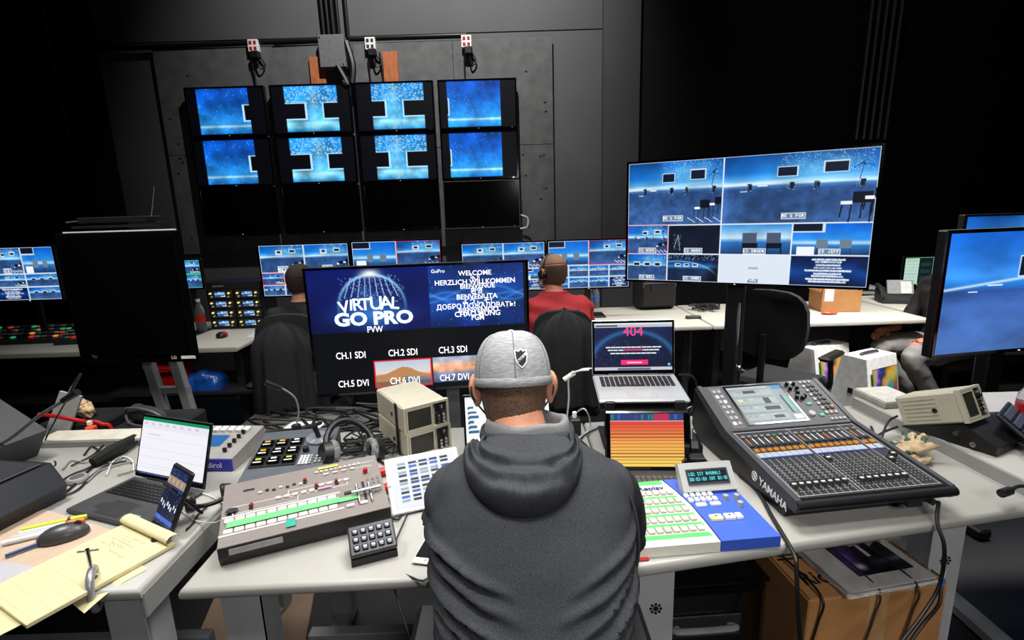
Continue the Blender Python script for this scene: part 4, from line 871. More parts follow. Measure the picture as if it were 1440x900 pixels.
def gooseneck(label, base, pts, r=.0045, col=None, head=.009):
    t = thing('gooseneck_microphone', label, 'microphone', base); P = [Vector(q)-Vector(base) for q in pts]
    part('base', MB().cyl((0, 0, 0), (0, 0, .035), .022, .018), BLK, t, smooth=True)
    part('stem', MB().tube([(0, 0, .03)]+P, r, 8), col or MGR, t, smooth=True)
    d = (P[-1]-P[-2]).normalized(); part('capsule', MB().cyl(P[-1]-d*.01, P[-1]+d*.055, head, head*1.15), BLK, t, smooth=True)
    return t
A0 = yp(-40, 645, 1.75); gooseneck('long gooseneck microphone rising from the left edge', (A0.x, A0.y, .75), [A0+Vector((.0, 0, .03)), yp(5, 622, 1.7), yp(55, 585, 1.7), yp(92, 562, 1.7)], .006, MGR, .011)
solo('mic_cable', MB().tube([yp(92, 562, 1.7), yp(100, 545, 1.75), yp(112, 530, 1.8), zp(60, 628), zp(78, 650), zp(72, 660)], .003), RUB, 'thin cable hanging from the long gooseneck microphone', 'cable', smooth=True)
b0 = zp(418, 612); gooseneck('short gooseneck microphone behind the remote control panel', (b0.x, b0.y, .76), [yp(420, 580, b0.y), yp(415, 560, b0.y-.02), yp(400, 548, b0.y-.04), yp(392, 545, b0.y-.05)], .0035, LGR, .010)
p = zp(110, 677); t = thing('round_dongle', 'round grey wireless puck lying among cables left of the laptop', 'device', (p.x, p.y, .75)); part('body', MB().lathe([(.026, 0), (.032, .004), (.032, .012), (.028, .018)], n=28), LGR, t, smooth=True); part('top_cap', MB().lathe([(.022, .018), (.020, .020)], n=24), MGR, t, smooth=True)
t = thing('cable_sleeve', 'black braided cable bundle lying behind the laptop', 'cable', (0, 0, 0)); p1, p2, p3 = zp(132, 658), zp(160, 645), zp(190, 622)
part('sleeve', MB().tube([p1+Vector((0, 0, .02)), p2+Vector((0, 0, .03)), p3+Vector((0, 0, .02))], [.02, .028, .016]), BLKM, t, smooth=True); part('loose_strand', MB().tube([p1, p2+Vector((.02, .02, .02)), p3+Vector((.02, .06, .01))], .005), RUB, t, smooth=True)
t = thing('white_board', 'pale flat board standing on edge at the back of the left table', 'board', (0, 0, 0)); pa, pb_ = zp(78, 642), zp(182, 632)
part('panel', MB().box(((pa.x+pb_.x)/2, 1.98, .765), (.55, .10, .03), .003), mat('board_cream', 'cfcabb', .5), t); part('front_lip', MB().box(((pa.x+pb_.x)/2, 1.925, .762), (.55, .006, .022)), EDG, t)
# blue effects switcher
t = thing('compact_switcher', 'compact grey and blue effects switcher at the back of the left table', 'switcher', M=Tm(-1.10, 1.80, .752, rz=-4))
part('housing', MB().prism([(-.11, 0), (.11, 0), (.11, .075), (-.11, .045)], -.16, .10, 'x'), mat('switcher_taupe', '8d8a86', .5), t); part('front_band', MB().box((-.03, -.113, .022), (.26, .006, .042)), mat('violet_blue', '2b2c9c', .4), t)
part('display', MB().box((-.06, .0, .0635), (.13, .07, .003), R=(7.5, 0, 0)), mat('blue_lcd', '3f86d8', .3, emit=.7), t); 
for i in range(7): part('key', MB().box((-.13+i*.03, .075, .076), (.02, .03, .012), .002, R=(7.5, 0, 0)), WHT, t)
for i in range(5): part('slider_knob', MB().box((.05, -.07+i*.03, .06+i*.004), (.012, .008, .014)), BLK, t)
letters('lettering', 'Edirol', .028, t, Tm(.03, -.117, .022) @ FR, WHT)
# robotic camera controller
t = thing('camera_controller', 'dark grey remote control panel with nine lit buttons and a joystick', 'controller', M=Tm(-.785, 1.66, .752, rz=8)); w_, d_ = .27, .30
part('housing', MB().prism([(-.13, 0), (.17, 0), (.17, .085), (-.13, .045)], -.135, .135, 'x'), mat('controller_grey', '4c5058', .5), t); sl = math.degrees(math.atan2(.04, .30)); P = Tm(0, -.13, .046, rx=sl)
part('button_bay', MB().box((-.05, .155, .001), (.15, .17, .003)), BLK, t, P)
for i in range(3):
    for j in range(3):
        X, Y = -.10+i*.05, .10+j*.055; part('button', MB().box((X, Y, .006), (.042, .034, .010), .003), BLKG, t, P)
        part('button_light', MB().box((X, Y+.006, .0115), (.018, .007, .002)), mat('amber_light', 'ffb52e', .4, emit=1.2) if (i, j) in ((0, 2), (1, 2), (0, 1)) else (mat('lime_light', 'd8f04a', .4, emit=1.1) if (i, j) in ((0, 0), (2, 0)) else WHT), t, P)
        part('button_label', MB().box((X, Y-.012, .0115), (.026, .005, .002)), WHT, t, P)
part('joystick_dial', MB().cyl((.075, .225, 0), (.075, .225, .006), .045, n=28), mat('dial_grey', '6c7078', .4), t, P, smooth=True)
for k in range(6): part('dial_mark', MB().box((.075+.03*math.cos(k*PI/3), .225+.03*math.sin(k*PI/3), .007), (.022, .0015, .001), R=(0, 0, k*60)), WHT, t, P)
part('joystick', MB().cyl((.075, .225, .005), (.062, .235, .05), .008, .010), BLK, t, P, smooth=True); part('knob', MB().cyl((.045, .15, 0), (.045, .15, .016), .011), BLK, t, P, smooth=True); part('knob', MB().cyl((.108, .15, 0), (.108, .15, .016), .011), BLK, t, P, smooth=True)
for i in range(4):
    for j in range(4): part('keypad_key', MB().box((.04+i*.011+(0), .07+j*.014, .003), (.008, .010, .005), .001), (WHT if i < 3 else LGR), t, P)
for i in range(3):
    for j in range(3): part('keypad_key', MB().box((.092+i*.013, .075+j*.016, .003), (.008, .010, .004), .001), LGR, t, P)
# headphones lying behind the switcher
p = zp(495, 652); headphones('large black studio headphones lying behind the switcher', Tm(-.585, 1.70, .80, rx=-48, ry=14, rz=38), mat('cushion_grey', '6f6f70', .8, var=.6, scale=90), 1.05)
mb = MB(); R = random.Random(21)
for i in range(12): mb.tube([(-.55+R.uniform(-.14, .14), 1.84+R.uniform(-.1, .1), .757+R.uniform(0, .03)) for _ in range(5)], .003+.001*(i % 2), 6, 5)
solo('cable_tangle', mb, RUB, 'black cable tangle between the headphones and the beige monitor', 'cable', smooth=True)
# beige CRT waveform monitors
def waveform(label, M, w=.215, h=.135, d=.40, group=None):
    t = thing('waveform_monitor', label, 'monitor', M=M, group=group)
    part('housing', MB().box((0, d/2, h/2), (w, d, h), .006), BEI, t); part('front_frame', MB().rim(w*1.02, h*1.03, .008, -.012, .004, (0, 0, h/2)), BEI, t)
    s = part('crt_bezel', MB().box((-w*.16, -.003, h/2), (w*.62, .006, h*.90), .003), BEI2, t); part('crt_glass', MB().box((-w*.16, -.006, h/2), (w*.53, .008, h*.76), .005), mat('crt_glass', '2b2b27', .25, var=.1), s)
    part('crt_mask', MB().rim(w*.59, h*.86, .006, -.012, -.004, (-w*.16, 0, h/2)), BEI, s)
    k = part('knob_panel', MB().box((w*.33, -.004, h*.74), (w*.25, .006, h*.36), .002), BLK, t); part('dial', MB().cyl((w*.33, -.006, h*.74), (w*.33, -.018, h*.74), .014, .011), BLK, k, smooth=True); part('dial_pointer', MB().box((w*.33, -.019, h*.78), (.002, .001, .01)), WHT, k)
    k = part('knob_panel', MB().box((w*.33, -.004, h*.30), (w*.25, .006, h*.46), .002), BLK, t)
    for i in range(2):
        for j in range(3): part('small_knob', MB().cyl((w*.27+i*w*.12, -.006, h*.16+j*h*.13), (w*.27+i*w*.12, -.014, h*.16+j*h*.13), .005), (CHR, LGR)[i], k, smooth=True)
    for i in range(6): part('vent_slit', MB().box((-w/2-.0005, d*.62, h*.16+i*h*.13), (.001, d*.55, .003)), BEI2, t)
    part('side_screw', MB().cyl((-w/2-.003, d*.4, h*.45), (-w/2, d*.4, h*.45), .008, n=12), BLK, t)
    return t
WM = Tm(-.325, 1.775, .752, rz=35)
waveform('beige waveform monitor, lower of the stacked pair', WM, .175, .098, .27, 'stacked beige waveform monitors'); waveform('beige waveform monitor on top of the stacked pair', Tm(-.328, 1.772, .8515, rz=34), .175, .098, .27, 'stacked beige waveform monitors')
solo('rubber_strap', MB().prism([(-.095, -.002), (-.0925, -.002), (-.0925, .2), (-.095, .2)], .05, .07, 'y'), BLK, 'black strap running down the side of the stacked beige monitors', 'strap', M=WM)
# classic video switcher
SW = Tm(-.765, 1.155, .752, rz=23) @ Matrix.Diagonal((.98, .85, .88, 1)); t = thing('video_switcher', 'grey video switcher with green tape over its rows of keys', 'switcher', M=SW); w_, d_ = .445, .30
part('housing', MB().prism([(.015, 0), (.30, 0), (.30, .115), (0, .062), (0, .03)], 0, w_, 'x'), mat('switcher_black', '1c1b1b', .5), t)
sl = math.degrees(math.atan2(.053, .30)); P = Tm(0, 0, .0625, rx=sl); fl = .305
face = mat('switcher_face', '7b736f', .5, var=.04)
part('face_plate', MB().box((w_/2, fl/2, .001), (w_, fl, .004), .001), face, t, P)
part('front_strip', MB().box((.09, .001, .045), (.13, .004, .02), .001), LGR, t)
def sb(nm, X, Y, sx, sy, m_, z=.006, h=.006, b=.0012): return part(nm, MB().box((X*w_, Y*fl, z), (sx, sy, h), b), m_, t, P)
kc = mat('key_cream', 'd8cdc6', .45)
sb('light_strip', .36, .16, .72*w_, .006, WHT, .0035, .001, 0); sb('light_strip', .36, .43, .70*w_, .005, WHT, .0035, .001, 0)
for j in range(2):
    for i in range(11): sb('source_key', .05+i*.0605, .20+j*.16, .023, .018, kc)
sb('green_tape', .37, .285, .66*w_, .026, GRN, .0095, .001, 0); sb('green_tape', .76, .275, .14*w_, .018, GRN, .0075, .001, 0); sb('teal_tape', .40, .11, .024, .036, TEAL, .0075, .001, 0)
for j in range(2):
    for i in range(2): sb('effect_key', .76+i*.085, .16+j*.22, .022, .012, DGR if j else kc)
part('fader_slot', MB().box((.865*w_, .36*fl, .004), (.008, .10, .002)), BLK, t, P); part('fader_lever', MB().cyl((.78*w_, .31*fl, .02), (.97*w_, .31*fl, .02), .0065), CHR, t, P, smooth=True)
part('fader_rail', MB().box((.82*w_, .31*fl, .008), (.006, .1, .01), .002).box((.90*w_, .31*fl, .008), (.006, .1, .01), .002), CHR, t, P)
part('outline_box', MB().rim(.40*w_, .036, .0015, 0, .001), WHT, t, P @ Tm(.25*w_, .52*fl, .0035) @ UP); part('outline_box', MB().rim(.38*w_, .036, .0015, 0, .001), WHT, t, P @ Tm(.58*w_, .60*fl, .0035) @ UP)
for i in range(5): sb('small_key', .33+i*.052, .56, .015, .011, kc)
for i in range(4): sb('small_key', .60+i*.055, .62, .015, .011, kc)
part('joystick', MB().cyl((.06*w_, .50*fl, .004), (.06*w_, .50*fl, .012), .012), BLK, t, P, smooth=True); part('joystick_ring', MB().tube([(.06*w_+.016*math.cos(a), .50*fl+.016*math.sin(a), .006) for a in [2*PI*i/14 for i in range(15)]], .0015, 6, 1), CHR, t, P, smooth=True)
for X, Y in ((.17, .52), (.50, .76), (.57, .62), (.70, .62)):
    part('slider', MB().box((X*w_, Y*fl, .006), (.010, .028, .008), .002), BLK, t, P); part('slider_cap', MB().box((X*w_, Y*fl, .012), (.009, .007, .006), .001), RED, t, P)
for i in range(7): sb('indicator', .22+i*.042, .72+.02*(i % 2), .010, .007, DGR if i % 3 else kc)
for i in range(10): sb('preset_key', .58+i*.032, .87, .009, .008, kc)
for i in range(4): sb('preset_key', .64+i*.06, .80, .016, .006, kc)
sb('yellow_tape', .66, .93, .06, .011, mat('yellow_tape', 'd8e850', .6), .0065, .001, 0); sb('pink_tape', .62, .55, .04, .009, mat('pink_tape', 'e88ab0', .6), .0095, .001, 0)
sb('name_strip', .89, .88, .075, .007, LGR, .0035, .001, 0); sb('name_strip', .89, .80, .06, .006, LGR, .0035, .001, 0); sb('slot', .15, .82, .03, .010, BLK, .0035, .001, 0)
for i in range(3):
    for j in range(4): sb('lit_pad', .90+i*.035, .33+j*.07, .008, .010, mat('pad_glow', 'e8e2cc', .4, emit=.4))
part('trim_knob', MB().cyl((.90*w_, .68*fl, .003), (.90*w_, .68*fl, .022), .007), RED, t, P, smooth=True)
# stream key pad
SDM = Tm(-.425, 1.145, .752, rz=21); t = thing('key_pad', 'small black keypad with fifteen white-marked keys in front of the switcher', 'keypad', M=SDM)
P = Tm(0, 0, .022, rx=27); part('stand', MB().prism([(0, 0), (.085, 0), (.07, .055), (0, .018)], 0, .116, 'x'), BLK, t); part('face_plate', MB().box((.058, .042, .006), (.118, .084, .014), .004), mat('keypad_face', '3a3b3e', .4), t, P)
kcv = Cv(12, 12, '20242c'); kcv.rect(.2, .15, .85, .55, 'e8ecf8'); kcv.rect(.3, .65, .75, .85, 'b8c4e0')
for i in range(5):
    for j in range(3):
        k_ = part('key', MB().box((.017+i*.0205, .018+j*.023, .014), (.016, .016, .006), .002), BLKG, t, P); picture('key_picture', kcv, .013, .013, k_, Tm(.017+i*.0205, .018+j*.023, .0174) @ UP)
solo('keypad_cable', MB().tube([SDM @ Vector((.118, .05, .01)), zp(585, 690), zp(575, 672), zp(560, 665)], .0022), RUB, 'thin black cable running from the small keypad', 'cable', smooth=True)
# white tablet behind the man's left side
c = Cv(110, 78, 'f0f3f8')
for g in range(5):
    for i in range(5):
        for r_ in range(2): c.rect(.12+i*.16, .07+g*.17+r_*.07, .24+i*.16, .12+g*.17+r_*.07, random.Random(g*9+i+r_*70).choice(('2c333f', '2c333f', '3c6fd0', 'aab4c4')))
c.box(.3, .10, .7, .5, '4f7fd8'); t = thing('white_tablet', 'white-framed tablet with a control page, left of the capped man', 'tablet', M=Tm(-.262, 1.395, .762, rz=20) @ Matrix.Diagonal((.92, .92, .92, 1)))
P = Tm(rx=-42); part('case', MB().box((0, .004, .09), (.25, .008, .185), .004), WHT, t, P); picture('screen', c, .222, .158, t, P @ Tm(y=-.0008, z=.09)); part('home_button', MB().cyl((-.118, -.001, .09), (-.118, .001, .09), .005), LGR, t, P)
part('easel', MB().prism([(.02, -.012), (.16, -.012), (.10, .10)], -.05, .05, 'x'), BLK, t)
# phone
t = thing('smartphone', 'white-framed smartphone lying face up by the man\'s left side', 'phone', M=Tm(-.225, 1.215, .753, rz=-12)); part('body', MB().box((0, 0, .004), (.072, .145, .008), .003), WHT, t); part('screen', MB().box((0, .004, .0082), (.064, .118, .001)), BLKG, t); part('home_button', MB().cyl((0, -.064, .008), (0, -.064, .0088), .005), LGR, t)
solo('phone_cable', MB().tube([(-.215, 1.14, .756), (-.235, 1.09, .752), zp(552, 808, .73), (-.27, 1.055, .62), (-.262, 1.06, .52), (-.25, 1.07, .46)], .0025), RUB, 'black charging cable hanging from the smartphone over the table edge', 'cable', smooth=True)
t = thing('blue_notebook', 'bright blue notebook edge under the man\'s left arm', 'notebook', M=Tm(-.19, 1.325, .752, rz=12)); part('cover', MB().box((0, 0, .004), (.06, .12, .008), .001), mat('bright_blue', '2a62c8', .5), t); part('pages', MB().box((.002, 0, .004), (.058, .114, .004)), WHT, t)
# laptop in front of the man
c = Cv(120, 76, 'fbfcff'); 
for i in range(6): c.rect(.04, .18+i*.09, .10+.03*(i % 3), .23+i*.09, '2f6f8f'); c.rect(.03, .2+i*.09, .05, .24+i*.09, '0d2c3c')
c.rect(0, 0, 1, .04, 'e4e6ec'); c.rect(.78, .36, .84, .42, 'd8dce4')
laptop('open_laptop', 'laptop with a white page, hidden behind the capped man\'s head', (.0, 1.52, .752), math.radians(6), .325, .22, 106, .215, c, MGR, BLK, BLK)
# power adapter cluster and USB hub
t = thing('usb_charger', 'small black charger cube with white cables right of the man\'s head', 'charger', M=Tm(.235, 1.90, .752, rz=5)); part('body', MB().box((0, 0, .035), (.045, .045, .07), .005), BLK, t); part('plug', MB().box((-.0, 0, .08), (.016, .012, .03), .003), WHT, t)
t = thing('power_adapter', 'large black power adapter between the laptop and the mixing console', 'adapter', M=Tm(.60, 1.66, .752, rz=-8)); part('body', MB().box((0, 0, .045), (.085, .12, .09), .018), BLK, t); part('cord_stub', MB().tube([(.02, -.06, .04), (.03, -.09, .04), (.05, -.09, .03)], .006), RUB, t, smooth=True)
t = thing('camera_tally_box', 'small black box lying in front of the power adapter', 'device', M=Tm(.585, 1.56, .752, rz=-8)); part('body', MB().box((0, 0, .03), (.075, .06, .06), .014), BLKG, t); part('lid', MB().box((.01, 0, .063), (.05, .04, .008), .003), BLK, t)
# MacBook-like laptop on a raised stand
c = Cv(190, 118, '0b1030'); X, Y = c.xy(); c.vgrad([(0, '0a1a48'), (1, '0c0f2c')]); c.mul(vnoise(190, 118, 4, 61), .6, 1.5); c.mix(np.exp(-((np.hypot((X-.5)*1.3, (Y-.9))-.72)/.05)**2)*.5, '3aa0e0'); c.dots(260, '6a86b8', 9, 0, .35, .45, 1); c.dots(90, '6a86b8', 10, .6, .4, 1, 1)
c.rect(0, 0, 1, .035, 'e8eaee'); c.rect(0, .035, 1, .09, 'c0c4cc'); c.rect(.02, .045, .3, .08, '4a5058')
for i, w2 in enumerate((.36, .33, .30)): 
    y = .50+i*.062; c.rect(.5-w2, y, .5+w2, y+.026, 'e8ecf6'); 
    for k in range(0, 22, 2): c.rect(.5-w2+k*.033, y, .5-w2+k*.033+.006, y+.03, '0b1030')
c.rect(.38, .555, .62, .585, 'd04878'); c.rect(.34, .78, .69, .885, 'ff2d78'); c.rect(.42, .82, .61, .845, 'ffd0e2'); c.rect(0, .93, 1, 1, 'c8ccd4'); c.rect(.3, .945, .72, .99, '5d6a80'); c.rect(.94, .86, .975, .91, '60c0ff')
MBM = Tm(.455, 1.69, .952, rz=-3, rx=6)
lp = laptop('silver_laptop', 'silver laptop showing a pink 404 page on a raised stand', None, 0, .318, .222, 104, .214, c, ALU, BLK, ALU, trackm=mat('trackpad_silver', 'b4b5b8', .3, .4), bezel=.010, M=MBM)
lid = [o for o in lp.children if o.name.startswith('lid')][0]; PK = mat('neon_pink', 'ff3d7f', .4, emit=1.2)
letters('lettering', '404', .052, lid, Tm(0, -.003, .168) @ FR, PK)
t = thing('laptop_stand', 'black stand raising the silver laptop above the tablet', 'stand', M=Tm(.453, 1.69, .774, rz=-3))
part('support_plate', MB().box((0, .11, .168), (.30, .24, .006), R=(6, 0, 0)), BLK, t); part('upright', MB().box((0, .2, .075), (.2, .012, .19)), BLK, t); part('foot', MB().box((0, .16, -.018), (.26, .2, .008), .002), BLK, t)
for sx in (-.12, .12): part('front_clip', MB().box((sx, -.012, .172), (.036, .014, .045), .004), BLK, t)
# orange tablet with keyboard
c = Cv(110, 96, '101014'); rws = 14; c.rect(0, 0, 1, .13, '2a3f78')
for i in range(20): c.rect(.02+i*.045, .02, .05+i*.045, .11, random.Random(i).choice(('3060c0', '204080', '5a3a90', '2f8070', '24407a')))
c.rect(.60, 0, .8, .13, 'c02850'); c.rect(.0, .135, 1, .15, 'd8d8e8')
for i in range(rws):
    k = i/(rws-1); a_ = np.array((232, 72, 58))*(1-k)+np.array((250, 208, 92))*k
    if k < .45: a_ = np.array((230, 70, 56))*(1-k/.45)+np.array((244, 168, 80))*(k/.45)
    else: a_ = np.array((244, 168, 80))*(1-(k-.45)/.55)+np.array((250, 214, 98))*((k-.45)/.55)
    c.rect(0, .15+i*.85/rws, 1, .15+(i+1)*.85/rws-.006, '%02x%02x%02x' % tuple(int(v) for v in a_)); c.rect(0, .15+(i+1)*.85/rws-.014, 1, .15+(i+1)*.85/rws, '8a4a2a')
TM = Tm(.44, 1.565, .757, rz=-4); t = thing('keyboard_tablet', 'black tablet with red-to-yellow cue rows standing in a keyboard case', 'tablet', M=TM)
P = Tm(0, .0, .008, rx=-14); part('case', MB().box((0, .006, .098), (.285, .012, .20), .006), BLKG, t, P); picture('screen', c, .242, .176, t, P @ Tm(-.003, -.0008, .102)); part('side_button', MB().box((.144, .006, .12), (.003, .006, .03)), LGR, t, P)
part('keyboard_base', MB().box((0, -.075, .004), (.275, .16, .010), .003), DGR, t); keyboard(t, -.125, -.12, .25, .085, 4, 14, .0105, mat('key_grey', '4a4a4c', .5))
# Instant replay panel
IM = Tm(.474, 1.16, .752, rz=4.5) @ Matrix.Diagonal((.95, .95, .85, 1)); t = thing('replay_controller', 'white, green and blue instant replay panel with fifty keys', 'controller', M=IM); w_, d_ = .43, .335
BLU = mat('replay_blue', '3a5cc4', .4, var=.03); CRM = mat('replay_white', 'dcd9cf', .5, var=.03); x0 = -.215
bound = [(.045, .0), (.045, .08), (.040, .18), (.026, .26), (.008, .33)]
part('housing_left', MB().prism([(-.215, 0), (.045, 0)]+bound[1:]+[(-.215, .33)], .0, .034), CRM, t, Tm())
part('housing_right', MB().prism([(.048, 0), (.215, 0), (.215, .33)]+[(x+.003, y) for x, y in reversed(bound[1:])]+[(.048, 0)][:0], 0, .036), BLU, t)
for (x, y), (x2, y2) in zip(bound[:-1], bound[1:]): pass
gm = mat('replay_green', '52cf63', .55, var=.03)
for r_ in range(5):
    y = .050+r_*.0475; xr = np.interp(y, [b_[1] for b_ in bound], [b_[0] for b_ in bound])
    part('green_band', MB().prism([(-.212, y-.022), (xr-.008, y-.022), (xr-.012, y-.004), (-.212, y-.004)], .034, .0352), gm, t)
    wk = (xr-.016+.208)/10
    for i in range(10): part('cue_key', MB().box((-.208+wk*(i+.5), y+.013, .038), (wk*.82, .024, .009), .002), mat('cue_key_grey', 'b9b0ac', .4), t)
part('green_band', MB().prism([(-.09, .306), (.004, .306), (.0, .328), (-.085, .328)], .034, .0352), gm, t)
letters('lettering', 'Instant Replay', .032, t, Tm(-.005, .284, .0358), mat('ink_navy', '1a2a6a', .5), bold=.02, align='RIGHT')
lc_ = part('display_hood', MB().prism([(0, 0), (.03, -.0), (.07, .075), (.05, .085), (-.01, .012)], 0, .175, 'x'), mat('hood_grey', 'a9aaa8', .4, var=.03), t, Tm(.04, .238, .036)); 
sl = math.degrees(math.atan2(.073, .06)); DP = Tm(.0875, .0195, .0495, rx=-(90-sl))
c = Cv(72, 20, '031a20'); c.text(.03, .28, 'L02 IST NORMALS', '6af0ff', 1, False); c.text(.03, .72, '00:03:09 SHT 03:00', '6af0ff', 1, False)
picture('lcd', c, .125, .042, lc_, DP @ Tm(y=-.002)); part('lcd_frame', MB().rim(.135, .052, .006, -.0035, .0), DGR, lc_, DP)
for j, n_ in enumerate((5, 5)):
    for i in range(n_): part('number_key', MB().box((.045+i*.019+j*.003, .222-j*.026, .040), (.014, .018, .01), .002), WHT, t)
for i in range(2): part('wide_key', MB().box((.068+i*.044, .168, .040), (.032, .015, .01), .002), WHT, t)
for i, (x, w2, mt_) in enumerate(((.080, .036, mat('key_yellow', 'f2e6a0', .4)), (.120, .030, WHT), (.148, .018, WHT))): part('transport_key', MB().box((x, .098, .041), (w2, .024, .012), .002), mt_, t)
part('play_mark', MB().prism([(-.004, .004), (.004, .004), (0, -.004)], 0, .001), BLK, t, Tm(.08, .098, .0472)); part('play_mark', MB().prism([(-.004, .004), (.004, .004), (0, -.004)], 0, .001), BLK, t, Tm(.12, .098, .0472))
for x, y in ((.155, .19), (.18, .15), (.19, .19)): part('knob', MB().cyl((x, y, .036), (x, y, .054), .009, .008), LGR, t, smooth=True)
part('red_marker', MB().box((-.17, -.006, .002), (.03, .01, .003)), RED, t)
# audio console
QM = Tm(.762, 1.25, .752, rz=6.5); t = thing('audio_console', 'black digital audio mixing console with a touch screen on the right table', 'mixer', M=QM); w_, d_ = .505, .63; QM = QM @ Matrix.Diagonal((.90, .95, 1, 1)); t.matrix_world = QM
QB = mat('console_black', '131316', .42); QG = mat('console_face', '3a3b3f', .45); z1, z2, z3 = .078, .118, .205; y1, y2 = .38, .605
prof = [(.06, 0), (.60, 0), (.66, .04), (.655, z3-.02), (y2, z3), (y1, z2), (.01, z1), (-.01, z1-.018), (0, .05), (.05, .03)]
part('chassis', MB().prism(prof, 0, w_, 'x'), QB, t)
for xa in (-.014, w_-.004): part('side_cheek', MB().prism([(.0, z1-.03), (-.012, z1-.012), (-.002, z1+.008), (y1, z2+.01), (y2, z3+.008), (y2+.02, z3-.01), (y1+.03, z2-.02)], xa, xa+.018, 'x'), QG, t)
part('front_bumper', MB().cyl((-.012, -.006, z1-.008), (w_+.012, -.006, z1-.008), .014), QB, t, smooth=True)
letters('lettering', 'YAMAHA', .034, t, Tm(-.0155, .10, z1-.028, rz=-90) @ Tm(rx=0) @ FR @ Tm(rz=-5), WHT, bold=.02)
mb = MB(); mb.tube([(-.0155, .195+.014*math.cos(a), z1-.02+.014*math.sin(a)) for a in [2*PI*i/16 for i in range(17)]], .0012, 5, 1)
for k in range(3): mb.box((-.0155, .195, z1-.02), (.0015, .003, .024), R=(60*k, 0, 0))
part('emblem', mb, WHT, t)
s1 = math.atan2(z2-z1, y1-.01); L1 = math.hypot(z2-z1, y1-.01); P = Tm(0, .01, z1+.001, rx=math.degrees(s1)); 
part('fader_plate', MB().box((w_/2, L1/2, .001), (w_*.97, L1*.985, .003)), mat('console_plate', '2a2a2d', .45), t, P)
xs = [.028+i*.0245 for i in range(8)]+[.235+i*.0245 for i in range(8)]+[.442, .470]
WLN = mat('white_line', 'c9c9cc', .5, var=0)
for i, x in enumerate(xs):
    st = part('channel_strip', MB().box((x, .5*L1, .0028), (.0215, L1*.95, .001)), mat('strip_dark', '1d1d20', .5), t, P)
    part('fader_slot', MB().box((x, .25*L1, .0037), (.003, .30*L1*1.25, .001)), BLKM, st)
    part('scale_ticks', MB().box((x-.007, .11*L1, .0037), (.004, .001, .0006)) if 0 else (lambda m_: [m_.box((x+s_*.006, (.08+k*.035)*L1, .0036), (.004, .0012, .0006)) for k in range(11) for s_ in (-1, 1)] and m_)(MB()), WLN, st, kind='stuff')
    fy = (.115+.0*(i % 2)) if i not in (8, 7, 16, 17) else (.42, .37, .34, .40)[(8, 7, 16, 17).index(i)]
    if i in (7,): fy = .12
    fc = part('fader_cap', MB().prism([(-.013, 0), (.013, 0), (.011, .012), (.004, .009), (-.004, .009), (-.011, .012)], -.0065, .0065, 'x'), mat('fader_cap', '38383a', .35), st, Tm(x, fy*L1+.012, .004)); part('cap_line', MB().box((x, fy*L1+.012, .0133), (.013, .0055, .001)), WHT, fc, Tm(x, fy*L1+.012, .004).inverted())
    part('channel_display', MB().box((x, .585*L1, .0042), (.021, .026, .002)), mat('strip_lcd', 'dfe8ff', .4, emit=.85, var=.1, scale=60), st); part('name_tag', MB().box((x, .545*L1, .0042), (.021, .008, .002)), mat('tag_blue', '2d49a8', .4, emit=.5), st)
    part('on_key', MB().box((x, .66*L1, .006), (.016, .015, .006), .002), ORG if i < 16 or 1 else DGR, st)
    part('cue_key', MB().box((x, .735*L1, .006), (.016, .012, .006), .002), DGR, st); part('select_key', MB().box((x, .885*L1, .006), (.015, .011, .006), .002), mat('key_mid', '77777b', .5) if i != 5 else mat('btn_green', 0), st)
    part('level_meter', MB().box((x+.005, .81*L1, .004), (.004, .04, .001)), WLN if i % 4 else mat('btn_orange', 0), st)
for x in (.012, .224, .431, .488): part('divider_line', MB().box((x, .5*L1, .0040), (.0012, L1*.96, .0008)), WLN, t, P)
for y in (.025, .965): part('divider_line', MB().box((w_/2, y*L1, .0040), (w_*.95, .0014, .0008)), WLN, t, P)
for i in range(17): part('divider_line', MB().box((.016+.0245*i+(.0 if i < 9 else .0), .28*L1, .0040), (.0007, L1*.5, .0008)), WLN, t, P)
s2 = math.atan2(z3-z2, y2-y1); L2 = math.hypot(z3-z2, y2-y1); P = Tm(0, y1, z2+.001, rx=math.degrees(s2))
part('screen_plate', MB().box((w_/2, L2/2, .002), (w_*.985, L2*.99, .006), .002), QG, t, P)
c = Cv(150, 100, '98a6ac'); c.mul(vnoise(150, 100, 3, 12), .9, 1.12); c.rect(0, 0, .75, .06, 'c0c8c8'); c.rect(.82, 0, 1, .12, '3f8fd0')
for i in range(4):
    y = .1+i*.22; c.rect(.03, y, .78, y+.19, 'b4c0c0'); c.box(.03, y, .78, y+.19, '8a989c')
    for k in range(6): c.rect(.06+k*.11, y+.03, .13+k*.11, y+.08, random.Random(i*7+k).choice(('9fb0b4', 'c8d0c8', 'b0bcc8')))
c.rect(.25, .12, .48, .2, '30363a'); c.rect(.52, .34, .64, .5, '3a4246'); c.rect(.45, .58, .72, .68, '3a4246'); c.rect(.5, .82, .68, .9, '3f484c'); c.dots(160, '5a666a', 2, .03, .1, .78, .95); c.rect(.86, .3, .89, .8, '20282c'); c.rect(.91, .35, .95, .75, '5fd8b0'); c.rect(.08, .36, .16, .42, 'f0e8a0'); c.rect(.84, .84, .99, .96, 'e8eef0'); c.line(.05, .15, .2, .15, '506068')
SP = P @ Tm(.215, .52*L2, .0062) @ UP; picture('touch_screen', c, .235, .19, t, SP); part('touch_screen_frame', MB().rim(.252, .206, .008, -.001, .001), BLKG, t, SP)
mb = MB()
for i in range(2):
    for j in range(7): part('soft_key', MB().box((.040+i*.020, .035+j*.028, .007), (.013, .016, .005), .0015), LGR if (i+j) % 5 else WHT, t, P)
part('key_field', MB().box((.05, .12, .0055), (.05, .215, .001)), MGR, t, P)
